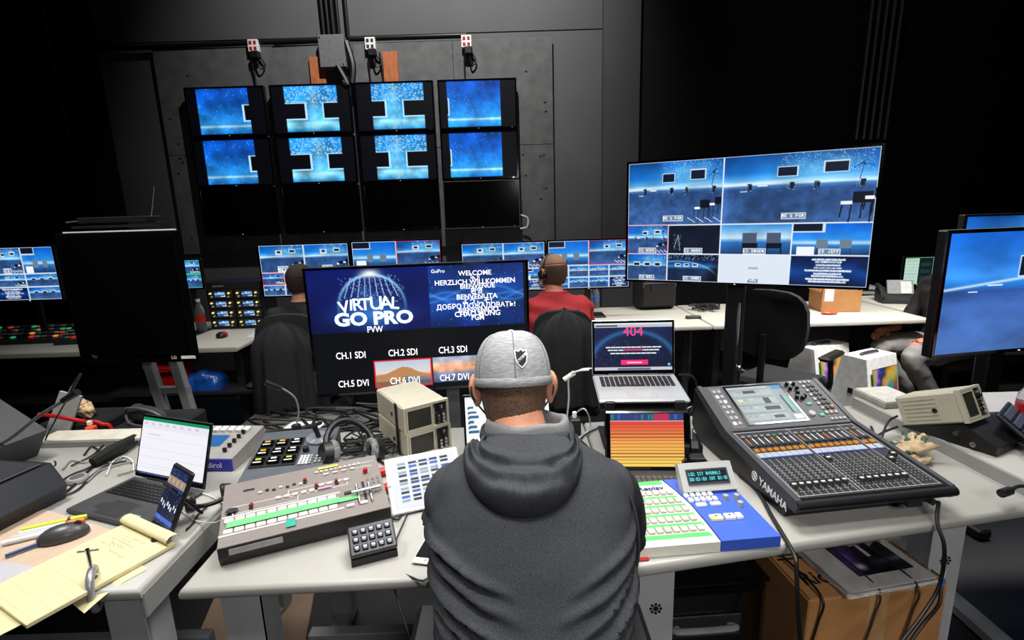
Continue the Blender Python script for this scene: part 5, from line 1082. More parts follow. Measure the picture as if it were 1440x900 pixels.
for x, y in ((.365, .215), (.395, .215), (.365, .19), (.395, .19), (.382, .165), (.362, .14), (.382, .135), (.400, .145)): part('encoder', MB().cyl((x, y, .005), (x, y, .020), .0075, .0065), BLK, t, P, smooth=True)
part('data_wheel', MB().cyl((.370, .055, .005), (.370, .055, .012), .014, .012), LGR, t, P, smooth=True); part('green_key', MB().box((.405, .045, .008), (.02, .014, .006), .004), mat('btn_teal', '5fe0c0', .4, emit=.8), t, P)
part('green_key', MB().box((.392, .105, .008), (.02, .012, .006), .002), mat('btn_teal', 0), t, P)
for i in range(3):
    for j in range(8): part('matrix_key', MB().box((.432+i*.020, .055+j*.024, .007), (.013, .014, .005), .0015), DGR if (i*j) % 7 else LGR, t, P)
part('orange_key', MB().box((.475, .083, .009), (.014, .014, .006), .002), mat('btn_orange', 0), t, P)
for i in range(4): part('tap_key', MB().box((.432+i*.017, .022, .007), (.013, .012, .005), .0015), LGR, t, P)
letters('lettering', 'YAMAHA', .012, t, P @ Tm(.215, L2-.012, .0055), WHT); letters('lettering', 'QL1', .017, t, P @ Tm(.40, L2-.014, .0055), WHT, bold=.02)
part('front_jack', MB().box((.38, -.002, .045), (.05, .02, .02), .002).cyl((.44, -.012, .045), (.44, .01, .045), .01), DGR, t)
# gloves
def glove(label, M, c1, seed):
    R = random.Random(seed); mb = MB().ball((0, 0, .012), (.042, .055, .014)).ball((0, -.05, .012), (.034, .03, .012))
    for k in range(4):
        x = -.028+k*.019; b_ = R.uniform(-.016, .010); mb.tube([(x, .03, .013), (x*1.05+b_, .06, .022+R.uniform(-.004, .014)), (x*.9+b_*1.8, .088-.010*abs(k-1.5), .014+R.uniform(0, .012))], [.011, .010, .008], 8)
    mb.tube([(.032, -.02, .012), (.062, .01, .018), (.068, .04, .014)], [.012, .011, .009], 8)
    me = fuse(mb, .003, 3)
    for v in me.vertices: v.co.z = max(.001, v.co.z+.010*mnoise.noise(v.co*55+Vector((seed, 0, 0)))); v.co.x += .006*mnoise.noise(v.co*40+Vector((0, seed, 5)))
    me.materials.append(c1); me.materials.append(mat('glove_green', '2f4a3a', .7, var=.3, scale=30)); me.materials.append(mat('glove_orange', 'e08a60', .7))
    for f in me.polygons:
        q = f.center; n_ = mnoise.noise(q*35); f.material_index = 1 if n_ > .22 else (2 if q.y < -.052 else 0)
    t = thing('work_glove', label, 'glove', M=M); link('glove_body', me, t); part('cuff', MB().tube([(.034*math.cos(a), -.072, .013+.010*math.sin(a)) for a in [2*PI*i/12 for i in range(13)]], .005, 6, 2), mat('glove_orange', 0), t, smooth=True)
    return t
GL = mat('glove_leather', 'a89474', .7, var=.25, scale=25)
glove('cream and green work glove, upper of the crumpled pair right of the console', Tm(1.36, 1.635, .776, rx=8, ry=-14, rz=-70), GL, 1); glove('cream and green work glove, lower of the pair, nearer the console', Tm(1.325, 1.60, .753, rz=-30), GL, 2)
# right-hand equipment
t3 = waveform('beige waveform monitor tilted on a black wedge at right', Tm(1.53, 1.62, .876, rz=25) @ Tm(rx=-24) @ Tm(x=.065), .13, .11, .20)
t = thing('wedge_case', 'black sloped case under the tilted beige monitor', 'case', M=Tm(1.53, 1.62, .792, rz=25)); part('body', MB().prism([(-.09, 0), (.19, 0), (.19, .001), (.005, .076), (-.09, .03)], .0, .24, 'x'), BLK, t)
part('knob', MB().cyl((0, -.03, .02), (-.01, -.03, .02), .009), CHR, t, smooth=True); part('knob', MB().cyl((0, .02, .04), (-.01, .02, .04), .009), CHR, t, smooth=True)
t = thing('desk_keypad', 'dark desk keypad leaning beside the tilted beige monitor', 'keypad', M=Tm(1.74, 1.60, .80, rz=38) @ Matrix.Diagonal((.7, .8, .9, 1))); P = Tm(rx=35); part('plate', MB().box((.03, .08, .03), (.26, .14, .014), .004), mat('panel_navy', '151a26', .4), t, P)
for i in range(6):
    for j in range(3): part('key', MB().box((-.06+i*.034, .04+j*.04, .041), (.026, .03, .01), .003), mat('key_slate', '3c4254', .4), t, P)
part('support', MB().box((.03, .08, .0), (.1, .1, .05)), BLK, t)
p = zp(1424, 605, .79); bottle('clear water bottle with a red wrapper at the right edge', Vector((p.x+.02, p.y-.02, .79)), True, .2, .035, .792)
t = thing('dark_monitor_back', 'dark slanted equipment panel at the right edge beside the bottle', 'equipment', M=Tm(1.80, 1.42, .792, rz=35)); part('body', MB().box((.06, .0, .08), (.30, .04, .16), .01, R=(0, 12, 0)), DGR, t); part('foot', MB().box((.06, 0, .01), (.2, .12, .02), .004), BLK, t)
mb = MB(); R = random.Random(31)
for i in range(14):
    x, y = 1.70+R.uniform(-.02, .12), 1.53+R.uniform(-.05, .05); mb.tube([(x+R.uniform(-.04, .06), y+R.uniform(-.06, .06), .796+R.uniform(0, .04)) for _ in range(5)], .0035, 6, 5)
solo('cable_tangle', mb, RUB, 'black cable bundle below the keypad panel at right', 'cable', smooth=True)
t = thing('cable_connector', 'black cable with a plug lying on the front of the right-edge table', 'cable', (0, 0, 0)); part('plug', MB().cyl(zp(1408, 694, .80), zp(1420, 690, .80), .012), BLK, t, smooth=True); part('cord', MB().tube([zp(1420, 690, .80), zp(1432, 684, .8), zp(1450, 684, .8)], .005), RUB, t, smooth=True)
t = thing('flat_box', 'white flat carton lying behind the gloves at the right table corner', 'box', M=Tm(1.585, 2.06, .792, rz=4) @ Matrix.Diagonal((.8, .6, 1, 1))); part('carton', MB().box((0, 0, .012), (.2, .3, .024), .003), mat('carton_white', 'a5a39b', .5), t); part('lid_edge', MB().box((0, 0, .0255), (.19, .29, .003)), mat('carton_lid', 'b4b2aa', .5), t)
t = thing('paper_sheet', 'white sheet lying between the console and the gloves', 'paper', M=Tm(1.30, 1.78, .753, rz=8)); part('page', MB().box((0, 0, 0), (.08, .2, .001)), PAPR, t); part('print_lines', MB().box((0, .05, .0008), (.05, .004, .0005)).box((0, .03, .0008), (.05, .004, .0005)), MGR, t)
# loose cables on near tables
def cable(label, pts, r=.003, m_=None, name='cable'): return solo(name, MB().tube(pts, r), m_ or RUB, label, 'cable', smooth=True)
L2 = lambda *a: [zp(x, y, .756) for x, y in a]
cable('black cable crossing the left table behind the round puck', L2((60, 692), (100, 668), (130, 655), (165, 628), (185, 615)), .0035)
cable('black cable curling along the left table towards the laptop hinge', L2((85, 700), (110, 688), (128, 670), (150, 655), (178, 648)), .0035)
cable('grey cable looping between the puck and the laptop', L2((122, 678), (140, 662), (160, 655), (185, 650), (190, 660), (165, 668)), .003, GCB)
cable('thin white cable looping over the right edge of the left table', L2((255, 718), (275, 732), (300, 735), (318, 728)), .0022, WCB)
cable('thin white cable running from the laptop to the switcher', L2((262, 690), (290, 695), (310, 705), (325, 715)), .002, WCB)
cable('black cable lying diagonally behind the puck on the left table', L2((100, 655), (130, 640), (150, 622), (170, 614)), .003)
cable('white cable rising behind the silver laptop to its left port', [yp(828, 520, 1.8), yp(812, 522, 1.82), yp(800, 530, 1.85), yp(800, 560, 1.9), zp(798, 600), zp(815, 610)], .0035, WCB)
t = thing('white_adapter', 'white video adapter dangling left of the silver laptop', 'adapter', (0, 0, 0)); part('body', MB().cyl(yp(793, 534, 1.84), yp(808, 524, 1.84), .009), WHT, t, smooth=True); part('cord', MB().tube([yp(808, 524, 1.84), yp(820, 519, 1.82), yp(832, 518, 1.8)], .003), WCB, t, smooth=True)
cable('white cable coiled beside the charger cube', [zp(790, 598), zp(805, 585), yp(822, 575, 1.9), zp(830, 600), zp(812, 618), zp(800, 622)], .003, WCB)
cable('black cable crossing from the charger cube to the tablet', L2((780, 600), (800, 610), (820, 622), (838, 640)), .003)
cable('second black cable crossing behind the man towards the tablet', L2((800, 632), (815, 618), (828, 608), (845, 600)), .003)
cable('black cable bundle rising right of the silver laptop', [yp(955, 527, 1.85), yp(975, 530, 1.9), yp(980, 555, 1.92), zp(965, 590), zp(950, 605)], .004)
cable('black cable from the power adapter up to the console back', [zp(968, 640), zp(965, 620), zp(975, 603), zp(990, 598)], .0035)
cable('thick black cable between the power adapter and the console', L2((950, 610), (985, 640), (1005, 660), (1025, 668)), .004)
cable('grey cable lying along the console side', L2((955, 600), (962, 580), (975, 572), (990, 590)), .003, GCB)
cable('black cable running down beside the replay panel and over the table edge', [zp(1040, 668, .757), zp(1065, 690, .757), zp(1085, 725, .757), zp(1100, 750, .757), zp(1112, 775, .75)+Vector((0, -.02, 0)), yp(1120, 800, 1.12), yp(1122, 850, 1.1), yp(1126, 910, 1.1)], .0055)
cable('black microphone cable hanging from the console over the right table edge', [QM @ Vector((.46, -.01, .045)), zp(1318, 735, .757), yp(1328, 770, 1.22), yp(1322, 820, 1.22), yp(1300, 860, 1.2), yp(1262, 910, 1.15)], .005)
cable('curly black cable in front of the remote control panel', L2((378, 690), (385, 672), (405, 668), (430, 676), (440, 672), (460, 672)), .003)
cable('long black cable from the puck towards the back of the left table', L2((62, 712), (95, 690), (118, 668), (140, 648), (168, 630), (192, 612)), .004)
cable('thin black cable snaking behind the laptop lid', L2((118, 640), (130, 628), (150, 640), (165, 622), (182, 628)), .003)
cable('grey cable lying loosely in front of the pale board', L2((88, 660), (100, 648), (122, 650), (140, 640), (158, 652), (175, 640)), .0028, GCB)
cable('white cable beside the laptop hinge on the left', L2((150, 668), (158, 650), (172, 642), (186, 648), (188, 662)), .0028, WCB)
cable('black cable running from the headphones to the beige monitors', L2((470, 640), (490, 622), (512, 628), (530, 645), (545, 655)), .0045)
cable('thick black cable behind the remote control panel', L2((350, 612), (385, 606), (420, 604), (455, 612), (480, 606)), .005)
cable('black cable looping between the switcher and white tablet', L2((540, 700), (556, 706), (566, 716), (560, 730), (548, 728)), .003)
cable('thin black cable from the small tablet to the table edge', L2((262, 745), (272, 735), (280, 722), (292, 712)), .003)
cable('black cable on the right table behind the gloves', [zp(1225, 600, .757), zp(1232, 612, .757), zp(1246, 606, .80), zp(1262, 600, .81)], .0045)
cable('black cable dropping from the back of the tilted beige monitor', [zp(1262, 585, .84), zp(1250, 592, .81), zp(1243, 606, .80), zp(1240, 618, .797)], .004)
t = thing('red_connector', 'red plug and cable peeking out behind the switcher', 'connector', (0, 0, 0)); part('plug', MB().cyl(zp(533, 665, .765), zp(548, 661, .765), .014), RED, t, smooth=True); part('cord', MB().tube([zp(548, 661, .765), zp(556, 664, .76), zp(566, 672, .757)], .006), RED, t, smooth=True)
t = thing('red_connector', 'second red plug, nearer, at the right end of the switcher', 'connector', (0, 0, 0)); part('plug', MB().cyl(zp(536, 690, .765), zp(552, 682, .765), .015), RED, t, smooth=True); part('cord', MB().tube([zp(552, 682, .765), zp(560, 682, .76), zp(566, 688, .757)], .006), RED, t, smooth=True)
# ================================================================== UNDER THE TABLES
t = thing('hard_case', 'black hard case with a recessed handle under the centre table', 'case', M=Tm(.60, 1.62, 0, rz=3) @ Matrix.Diagonal((1, 1, .82, 1))); part('shell', MB().box((0, 0, .24), (.46, .30, .46), .03), BLKG, t); part('lid', MB().box((0, 0, .485), (.46, .30, .03), .012), BLKG, t)
part('handle', MB().tube([(-.09, -.155, .30), (-.09, -.18, .31), (.09, -.18, .31), (.09, -.155, .30)], .012), LGR, t, smooth=True); part('handle_plate', MB().box((0, -.153, .30), (.26, .008, .10), .003), DGR, t); part('latch', MB().box((-.15, -.155, .44), (.04, .012, .06), .003), CHR, t)
CB = Tm(1.065, 1.505, 0, rz=6) @ Matrix.Diagonal((.91, 1, .97, 1)); t = thing('cardboard_box', 'large brown cardboard box with black lettering on top, under the right table', 'box', M=CB); part('carton', MB().box((0, 0, .24), (.50, .34, .48), .004), CARD, t)
part('flap', MB().box((-.13, 0, .483), (.23, .335, .005)), CARD, t); part('flap', MB().box((.13, 0, .485), (.24, .335, .005)), CARD, t); part('packing_tape', MB().box((.0, -.1705, .25), (.07, .002, .46)).box((0, 0, .4885), (.07, .34, .001)), mat('tape_clear', 'c79a68', .2), t)
letters('lettering', 'Riot', .075, t, Tm(-.155, -.09, .487, rz=0), BLKM, bold=.02)
for i in range(3): part('print_line', MB().box((-.17, .005+i*.02, .4872), (.13-.02*i, .008, .0006)), BLKM, t)
c = Cv(100, 70, '15101f'); X, Y = c.xy(); n = vnoise(100, 70, 5, 66); c.mix(np.clip(1-abs(X-.28+.3*Y)/.25, 0, 1)*n*1.4, '8a5ad0'); c.mix(np.exp(-((X-.2)**2+(Y-.75)**2)/.01), 'e8e0ff'); c.mix(np.exp(-((Y-(.75-.1*X))/.08)**2)*np.clip(X-.35, 0, 1)*1.2, 'b8b8c8'); c.rect(.52, .12, .58, .5, 'e8e8f0')
t = thing('wrapped_magazine', 'magazine with a purple cover in clear plastic on the cardboard box', 'magazine', M=CB @ Tm(.04, -.055, .4905, rz=4)); part('pages', MB().box((0, 0, .006), (.34, .23, .012), .001), WHT, t); picture('cover', c, .22, .15, t, Tm(.03, .01, .0128) @ UP, PRT)
CLR = mat('clear_film', 'ffffff', .12, trans=1, var=0, bump=.9, bscale=25); part('plastic_wrap', MB().box((0, 0, .0095), (.37, .26, .016), .002), CLR, t)
b = MB().sheet(lambda u, v: ((u-.5)*.26, (v-.5)*.2, .02+.03*mnoise.noise(Vector((u*4, v*4, 1)))+.02*mnoise.noise(Vector((u*11, v*9, 3)))), 24, 18)
o = solo('plastic_bag', b, mat('crinkled_film', 'd8dadc', .15, trans=.6, alpha=.6), 'crinkled clear plastic bag at the back of the cardboard box', 'bag', smooth=2, M=CB @ Tm(.13, .09, .51))
t = thing('network_cable', 'black cable with a blue and white plug end hanging by the cardboard box', 'cable', (0, 0, 0)); a, b_ = yp(1324, 822, 1.28), yp(1325, 812, 1.28); part('cord', MB().tube([a, yp(1320, 850, 1.25), yp(1300, 875, 1.22), yp(1278, 905, 1.2)], .005), RUB, t, smooth=True); part('blue_boot', MB().cyl(a, b_, .006), mat('boot_blue', '2a7ac8', .4), t, smooth=True); part('plug', MB().cyl(b_, b_+Vector((.002, 0, .02)), .005), WHT, t, smooth=True)
for k, x in enumerate((-.22, -.02, .12)): cable('dark cable draped down the front of the cardboard box, %s of three' % ('leftmost', 'middle', 'rightmost')[k], [CB @ Vector((x, .05, .50)), CB @ Vector((x+.01, -.165, .497)), CB @ Vector((x, -.178, .40)), CB @ Vector((x-.05, -.18, .2)), CB @ Vector((x-.08, -.19, .02))], .0035, mat('brown_cable', '3a2a20', .5) if k else RUB)

# ================================================================== PEOPLE
def hand(mb, w, d, up, s=1, curl=.5, side=1):
    """palm, four fingers and a thumb starting at wrist w, pointing along d; up = back of the hand"""
    d = Vector(d).normalized(); up = Vector(up); up = (up-d*up.dot(d)).normalized(); r = d.cross(up)*side; w = Vector(w)
    mb.tube([w, w+d*.03*s, w+d*.06*s, w+d*.085*s], [.026*s, .034*s, .037*s, .033*s], 10)
    for k, (o, L) in enumerate(((-.027, .072), (-.009, .08), (.009, .076), (.025, .06))):
        b = w+d*.08*s+r*o*s; a = curl
        p1 = b+(d*math.cos(a*.5)-up*math.sin(a*.5))*L*.45*s; p2 = p1+(d*math.cos(a*1.2)-up*math.sin(a*1.2))*L*.32*s; p3 = p2+(d*math.cos(a*1.9)-up*math.sin(a*1.9))*L*.25*s
        mb.tube([b-d*.02*s, b, p1, p2, p3], [.011*s, .010*s, .009*s, .0085*s, .007*s], 8, 3)
    b = w+d*.03*s-r*.028*s; mb.tube([b, b+(d*.6-r*.8)*.03*s, b+(d*.9-r*.8)*.058*s-up*.008*s], [.013*s, .011*s, .008*s], 8, 3)
def ell(c, a, b, ax=(1, 0, 0), ay=(0, 1, 0), n=36, p=.85):
    c = Vector(c); ax = Vector(ax); ay = Vector(ay)
    return [c+ax*a*math.copysign(abs(math.cos(t))**p, math.cos(t))+ay*b*math.copysign(abs(math.sin(t))**p, math.sin(t)) for t in [2*PI*i/n for i in range(n)]]
def head_shape(mb, M, s=1):
    """local head: origin at centre, face towards +Y"""
    o = mb.M; mb.M = M @ Matrix.Diagonal((s, s, s, 1))
    mb.ball((0, -.008, .022), (.075, .098, .092), 24, 16); mb.ball((0, .018, -.045), (.056, .072, .068), 20, 12); mb.ball((0, .052, -.088), (.028, .028, .02), 12, 8)
    mb.tube([(0, .088, .012), (0, .106, -.012), (0, .112, -.03), (0, .092, -.038)], [.009, .012, .017, .012], 10)          # nose
    mb.ball((0, .082, -.060), (.026, .014, .006), 12, 6); mb.ball((0, .080, -.070), (.022, .013, .006), 12, 6)                  # lips
    for sx in (-1, 1):
        mb.ball((sx*.030, .078, .030), (.022, .014, .008), 12, 6)                                                               # brows
        mb.ball((sx*.040, .066, -.03), (.022, .018, .02), 12, 8)                                                                # cheeks
    mb.M = o
def face_bits(t, M, s=1, skin=None):
    P = M @ Matrix.Diagonal((s, s, s, 1))
    for sx in (-1, 1):
        e = part('eye', MB().ball((sx*.030, .083, .008), (.012, .009, .009), 12, 8), mat('eye_white', 'e8e4de', .2), t, P, smooth=True); part('iris', MB().ball((sx*.030, .0905, .008), (.005, .003, .005), 10, 6), mat('iris_brown', '3a2416', .2), e, smooth=True)
        ear = MB(); ear.ball((sx*.083, -.004, -.006), (.010, .024, .037), 16, 12, R=(8, 0, sx*-24)); ear.tube([(sx*.080, .012, -.03), (sx*.092, -.004, -.02), (sx*.096, -.016, .006), (sx*.090, -.008, .028), (sx*.080, .01, .026)], [.005, .006, .0065, .006, .005], 8)
        me = fuse(ear, .003, 2); me.materials.append(skin or SKIN); link('ear', me, t, P)
def cloth(name, mb, voxel, m_, parent, it=6, wr=None):
    me = fuse(mb, voxel, it)
    if wr:
        n = len(me.vertices); me.update(); no = [v.normal.copy() for v in me.vertices]
        for v, q in zip(me.vertices, no): v.co = v.co+q*wr(v.co)
    me.materials.append(m_); return link(name, me, parent)
# ---------------- the man in the cap (parts are laid out in world axes around his seat)
X0, Y0 = .03, .70
man = thing('person', 'man from behind in a grey cap and dark hooded vest, seated at the centre table', 'person', (X0, Y0, 0))
def W2(x, y, z): return Vector((x-X0, y-Y0, z))
CX = .032
def torso(mb, g=0, arms=True):
    ax = (1, 0, 0)
    def R_(x, y, z, a, b, tilt, p=.8):
        t = math.radians(tilt); return ell(W2(x, y, z), a+g, b+g, ax, (0, math.cos(t), math.sin(t)), 40, p)
    mb.loft([R_(CX, .72, .44, .15, .12, 0), R_(CX, .73, .50, .18, .145, 0), R_(CX-.004, .76, .60, .160, .14, -8), R_(CX-.006, .80, .72, .156, .135, -12), R_(CX-.006, .85, .84, .166, .135, -16),
             R_(CX-.004, .905, .94, .181, .132, -22), R_(CX-.003, .95, 1.01, .192, .122, -28), R_(CX-.004, .985, 1.065, .184, .105, -34), R_(CX-.005, 1.01, 1.10, .15, .085, -40), R_(CX-.008, 1.03, 1.122, .095, .07, -42), R_(CX-.010, 1.045, 1.132, .07, .062, -40)])
    for sx in (-1, 1): mb.ball(W2(CX-.004+sx*.152, .985, 1.035), (.060+g, .068+g, .062+g), 16, 12)
HM = Matrix.Translation(W2(-.002, 1.125, 1.228)) @ Euler((math.radians(-16), math.radians(0), math.radians(3))).to_matrix().to_4x4()
HS = 1.0
body = MB(); torso(body); body.tube([W2(.02, 1.03, 1.10), W2(.01, 1.06, 1.15), W2(.0, 1.10, 1.20)], [.066, .060, .058], 20)
head_shape(body, HM, HS)
arms = {-1: [(CX-.150, 1.0, 1.03), (CX-.150, 1.07, .93), (CX-.160, 1.15, .825), (-.11, 1.27, .79), (-.06, 1.36, .79)], 1: [(CX+.165, .99, 1.035), (CX+.192, 1.03, .94), (CX+.200, 1.10, .84), (.15, 1.25, .79), (.08, 1.36, .79)]}
for sx, A_ in arms.items(): body.tube([W2(*p) for p in A_], [.05, .046, .040, .033, .026], 14)
for sx in (-1, 1): body.tube([W2(CX+sx*.09, .72, .50), W2(CX+sx*.14, .95, .52), W2(CX+sx*.15, 1.14, .51), W2(CX+sx*.14, 1.17, .36), W2(CX+sx*.14, 1.16, .08)], [.085, .082, .06, .052, .04], 14); body.tube([W2(CX+sx*.14, 1.13, .05), W2(CX+sx*.15, 1.22, .045), W2(CX+sx*.15, 1.32, .03)], [.04, .042, .03], 12)
me = fuse(body, .010, 4); me.materials.append(SKIN); link('body', me, man)
for sx, A_ in arms.items():
    hb = MB(); hand(hb, W2(*A_[-1]), (.0-sx*.15, 1, -.08), (0, .1, 1), .95, .6, sx); part('hand', hb, SKIN, man, smooth=2)
face_bits(man, HM, HS)
ves = MB(); torso(ves, .012)
FOLDS = []
_r = random.Random(4)
for k in range(11):
    for sd in (-1, 1): FOLDS.append((sd, .72+k*.029+_r.uniform(-.008, .008), _r.uniform(.045, .11), _r.uniform(.5, 1.0), _r.uniform(.0055, .010), _r.uniform(.4, 1.05)))
def wrinkle(p):
    x, y, z = p.x+X0-CX, p.y+Y0, p.z; k = 0
    if y < 1.06 and z > .5:
        for sd, z0, drop, amp, wd, reach in FOLDS:
            e = sd*x/.175
            if e < .0-.2: continue
            f = max(0, min(1, (e-(1-reach)+.25)/.5)); d_ = z-(z0-drop*(1-min(1, e))**1.3)-.006*mnoise.noise(Vector((x*14, z0*40, 0)))
            k += amp*.019*f*(math.exp(-(d_/wd)**2)-.6*math.exp(-((d_+wd*1.5)/(wd*.8))**2))
        k += .005*mnoise.noise(Vector((x*8, y*6, z*15)))
    return k
HOOD_C = mat('heather_charcoal', '3c3e42', .9, var=.42, scale=500, bump=.5, bscale=700, spec=.15)
vest = cloth('hooded_vest', ves, .0075, HOOD_C, man, 8, wrinkle)
part('armhole_seam', MB().tube([W2(CX+.160, .96, 1.098), W2(CX+.196, .925, 1.05), W2(CX+.206, .90, .97), W2(CX+.196, .90, .88)], .003, 8), mat('seam_dark', '26262a', .9), vest, smooth=True)
BS = mat('black_sleeve', '131316', .85, var=.3, scale=300, bump=.3, bscale=500)
for sx, A_ in arms.items():
    s_ = MB(); s_.tube([W2(*p) for p in A_[:-1]]+[W2(*(Vector(A_[-1])*.8+Vector(A_[-2])*.2))], [.064, .062, .054, .046, .038], 18); s_.ball(W2(*A_[0]), .062)
    cloth('sleeve', s_, .008, BS, man, 4, lambda p: .004*mnoise.noise(p*22)+.003*math.sin(p.z*120+p.x*40)*max(0, min(1, (.98-p.z)*6)))
TR = mat('black_trousers', '16161a', .85, var=.2, scale=100)
tr = MB(); 
for sx in (-1, 1): tr.tube([W2(CX+sx*.08, .70, .49), W2(CX+sx*.14, .95, .52), W2(CX+sx*.15, 1.14, .52), W2(CX+sx*.14, 1.17, .36), W2(CX+sx*.14, 1.16, .09)], [.11, .098, .078, .068, .06], 16)
tr.ball(W2(CX, .70, .50), (.185, .15, .10)); cloth('trousers', tr, .012, TR, man, 3)
for sx in (-1, 1):
    sh = MB(); sh.tube([W2(CX+sx*.14, 1.10, .045), W2(CX+sx*.145, 1.2, .05), W2(CX+sx*.15, 1.35, .035)], [.045, .052, .038], 14); cloth('shoe', sh, .008, BLK, man, 3)
# hood: bag of folded cloth over the upper back
from mathutils.bvhtree import BVHTree
bvh = BVHTree.FromPolygons([v.co.copy() for v in vest.data.vertices], [tuple(f.vertices) for f in vest.data.polygons])
HD = Vector((0, .866, -.5)); HU = Vector((0, .5, .866)); HN = Vector((0, -.60, .80))
NU, NV = 80, 44
def on_back(x, h):
    o_ = W2(x, 1.0, 1.119)-HD*.7+HU*h
    hit = bvh.ray_cast(o_, HD)
    return hit[0] if hit[0] is not None else W2(x, 1.03, 1.125)
def hood_pt(u, v):
    a = (u-.5)*2*math.radians(104); s_, c_ = math.sin(a), math.cos(a)
    ox, oh = .012+.119*math.copysign(abs(s_)**.9, s_), .012-.132*math.copysign(abs(c_)**.9, c_)
    ix, ih = .026+.084*s_, .016-.010*c_
    r = v; X = ix+(ox-ix)*r; h = ih+(oh-ih)*r; P_ = on_back(X, h)
    env = math.sin(min(1, max(0, r))*PI)**.5 if r < 1 else 0
    if r > .55: env = max(env, math.sqrt(max(0, 1-((r-.55)/.45)**2)))
    puff = .004+(.020+.028*max(0, c_)**.5)*env*(.75+.35*math.cos((r-.74)*7))
    f = .0085*math.sin(r*15+.8*math.cos(a*2.2)+1.6*mnoise.noise(Vector((s_*2.2, r*2, 5))))*env
    f += .011*mnoise.noise(Vector((X*26, h*26, 1)))*env+.0025*mnoise.noise(Vector((X*70, h*40, 8)))*env
    f -= .004*math.exp(-((X+.012)/.0028)**2)*env+.004*math.exp(-((X-.068+.1*(h+.05))/.0035)**2)*env*(h < -.01)
    f -= .012*math.exp(-((h+.028)/.018)**2-((X-.026)/.055)**2)
    if r >= .999: puff = -.004; f = 0
    Q = P_+HN*(puff+f)
    if r < .22:
        t_ = r/.22; t_ = t_*t_*(3-2*t_); cl_ = W2(.026+.090*s_, 1.062-.088*c_, 1.140+.004*c_); Q = cl_*(1-t_)+Q*t_
    return Q
me = MB().sheet(hood_pt, NU, NV).mesh('hood', HOOD_C, 2); o = link('hood', me, man)
md = o.modifiers.new('t', 'SOLIDIFY'); md.thickness = .005; md.offset = -1; ms = o.modifiers.new('s', 'SUBSURF'); ms.levels = ms.render_levels = 1
LIN = mat('hood_lining', '77787a', .9, var=.2, scale=400, bump=.4, bscale=500)
# collar ring round the neck and its pale lining
cen = (.026, 1.062, 1.152)
def ring_pt(a, rx, ry, dz): 
    return W2(cen[0]+rx*math.cos(a), cen[1]+ry*math.sin(a), cen[2]+dz-.014*math.sin(a))
N_ = 48; prof_ = [(.074, .068, .012), (.078, .072, .022), (.086, .080, .026), (.092, .086, .018), (.094, .088, .004), (.103, .098, .002), (.106, .102, -.014), (.100, .096, -.034)]
rings = [[ring_pt(2*PI*i/N_, rx, ry, dz+.003*math.sin(5*2*PI*i/N_+dz*60)) for i in range(N_)] for rx, ry, dz in prof_]
part('collar_band', MB().loft(rings[4:], cap=False), HOOD_C, man, smooth=2)
rings = [[ring_pt(2*PI*i/N_, rx, ry, dz) for i in range(N_)] for rx, ry, dz in ((.062, .056, -.012), (.070, .064, -.002))]+rings[:5]
part('hood_lining', MB().loft(rings, cap=False), LIN, man, smooth=2)
part('neck_tag', MB().box(W2(.03, .965, 1.128), (.02, .004, .010), R=(-35, 0, 0)), LGR, man)
# hair
def scalp(M, s, z0, z1, th, m_, t, name='hair', back_only=True, push=.0):
    n, k = 48, 16; mb = MB()
    def pt(u, v):
        z = z0+(z1-z0)*v; a = (u-.5)*2*math.radians(112 if back_only else 180)-PI/2
        q = (z-.022)/.092; rr = math.sqrt(max(.02, 1-q*q)) if z > -.01 else math.sqrt(max(.02, 1-((-.01-.022)/.092)**2))*(1-.22*((-.01-z)/.08)**1.3)
        n_ = .0015*mnoise.noise(Vector((u*60, v*40, 3)))
        return Vector(((.075*rr+th+n_)*math.cos(a), -.008+(.098*rr+th+n_)*math.sin(a)+(.010*max(0, (-.02-z)/.07)), z))
    mb.sheet(pt, n, k); o = part(name, mb, m_, t, M @ Matrix.Diagonal((s, s, s, 1)), smooth=2); md = o.modifiers.new('t', 'SOLIDIFY'); md.thickness = .004; md.offset = -1; return o
scalp(HM, HS, -.088, .05, .005, HAIR, man)
# cap
CAPM = mat('heather_cap', '9a9c9e', .9, var=.28, scale=60, bump=.6, bscale=150, stretch=(1, 1, 7), spec=.2)
CM = HM @ Matrix.Translation((0, -.004, .018)) @ Matrix.Diagonal((HS, HS, HS, 1))
def cap_pt(a, e, k=1.0):     # azimuth, elevation
    f = 1+.008*abs(math.cos(3*a)); return Vector((.087*k*math.cos(a)*math.cos(e)**.62*f, .112*k*math.sin(a)*math.cos(e)**.62*f, .110*k*math.sin(e)**.92 if e > 0 else .110*k*e))
rings = [[cap_pt(2*PI*i/64, e) for i in range(64)] for e in [PI/2*(j/20)**.9*.995 for j in range(21)]]
cap = part('cap', MB().loft([[p+Vector((0, 0, -.012)) for p in rings[0]]]+rings), CAPM, man, CM, smooth=2)
part('cap_band', MB().loft([[cap_pt(2*PI*i/64, 0, k)+Vector((0, 0, z)) for i in range(64)] for k, z in ((1.0, -.014), (1.018, -.013), (1.018, .004), (1.0, .006))], cap=False), CAPM, cap, smooth=2)
for k in range(6): part('cap_seam', MB().tube([cap_pt(k*PI/3+PI/6+PI/2-PI/6, PI/2*(j/10), 1.002) for j in range(11)], .0012, 6, 1), mat('cap_thread', '6a6c6e', .9), cap)
part('button', MB().ball((0, 0, .110), (.008, .008, .004), 10, 6), CAPM, cap, smooth=True)
part('brim', MB().sheet(lambda u, v: Vector((.085*math.cos(PI*u)*(1+.02*v), .075+.075*v*math.sin(PI*u)**.6+.03*math.sin(PI*u), -.008-.02*v+.015*math.sin(PI*u))), 16, 5), CAPM, cap, smooth=2)
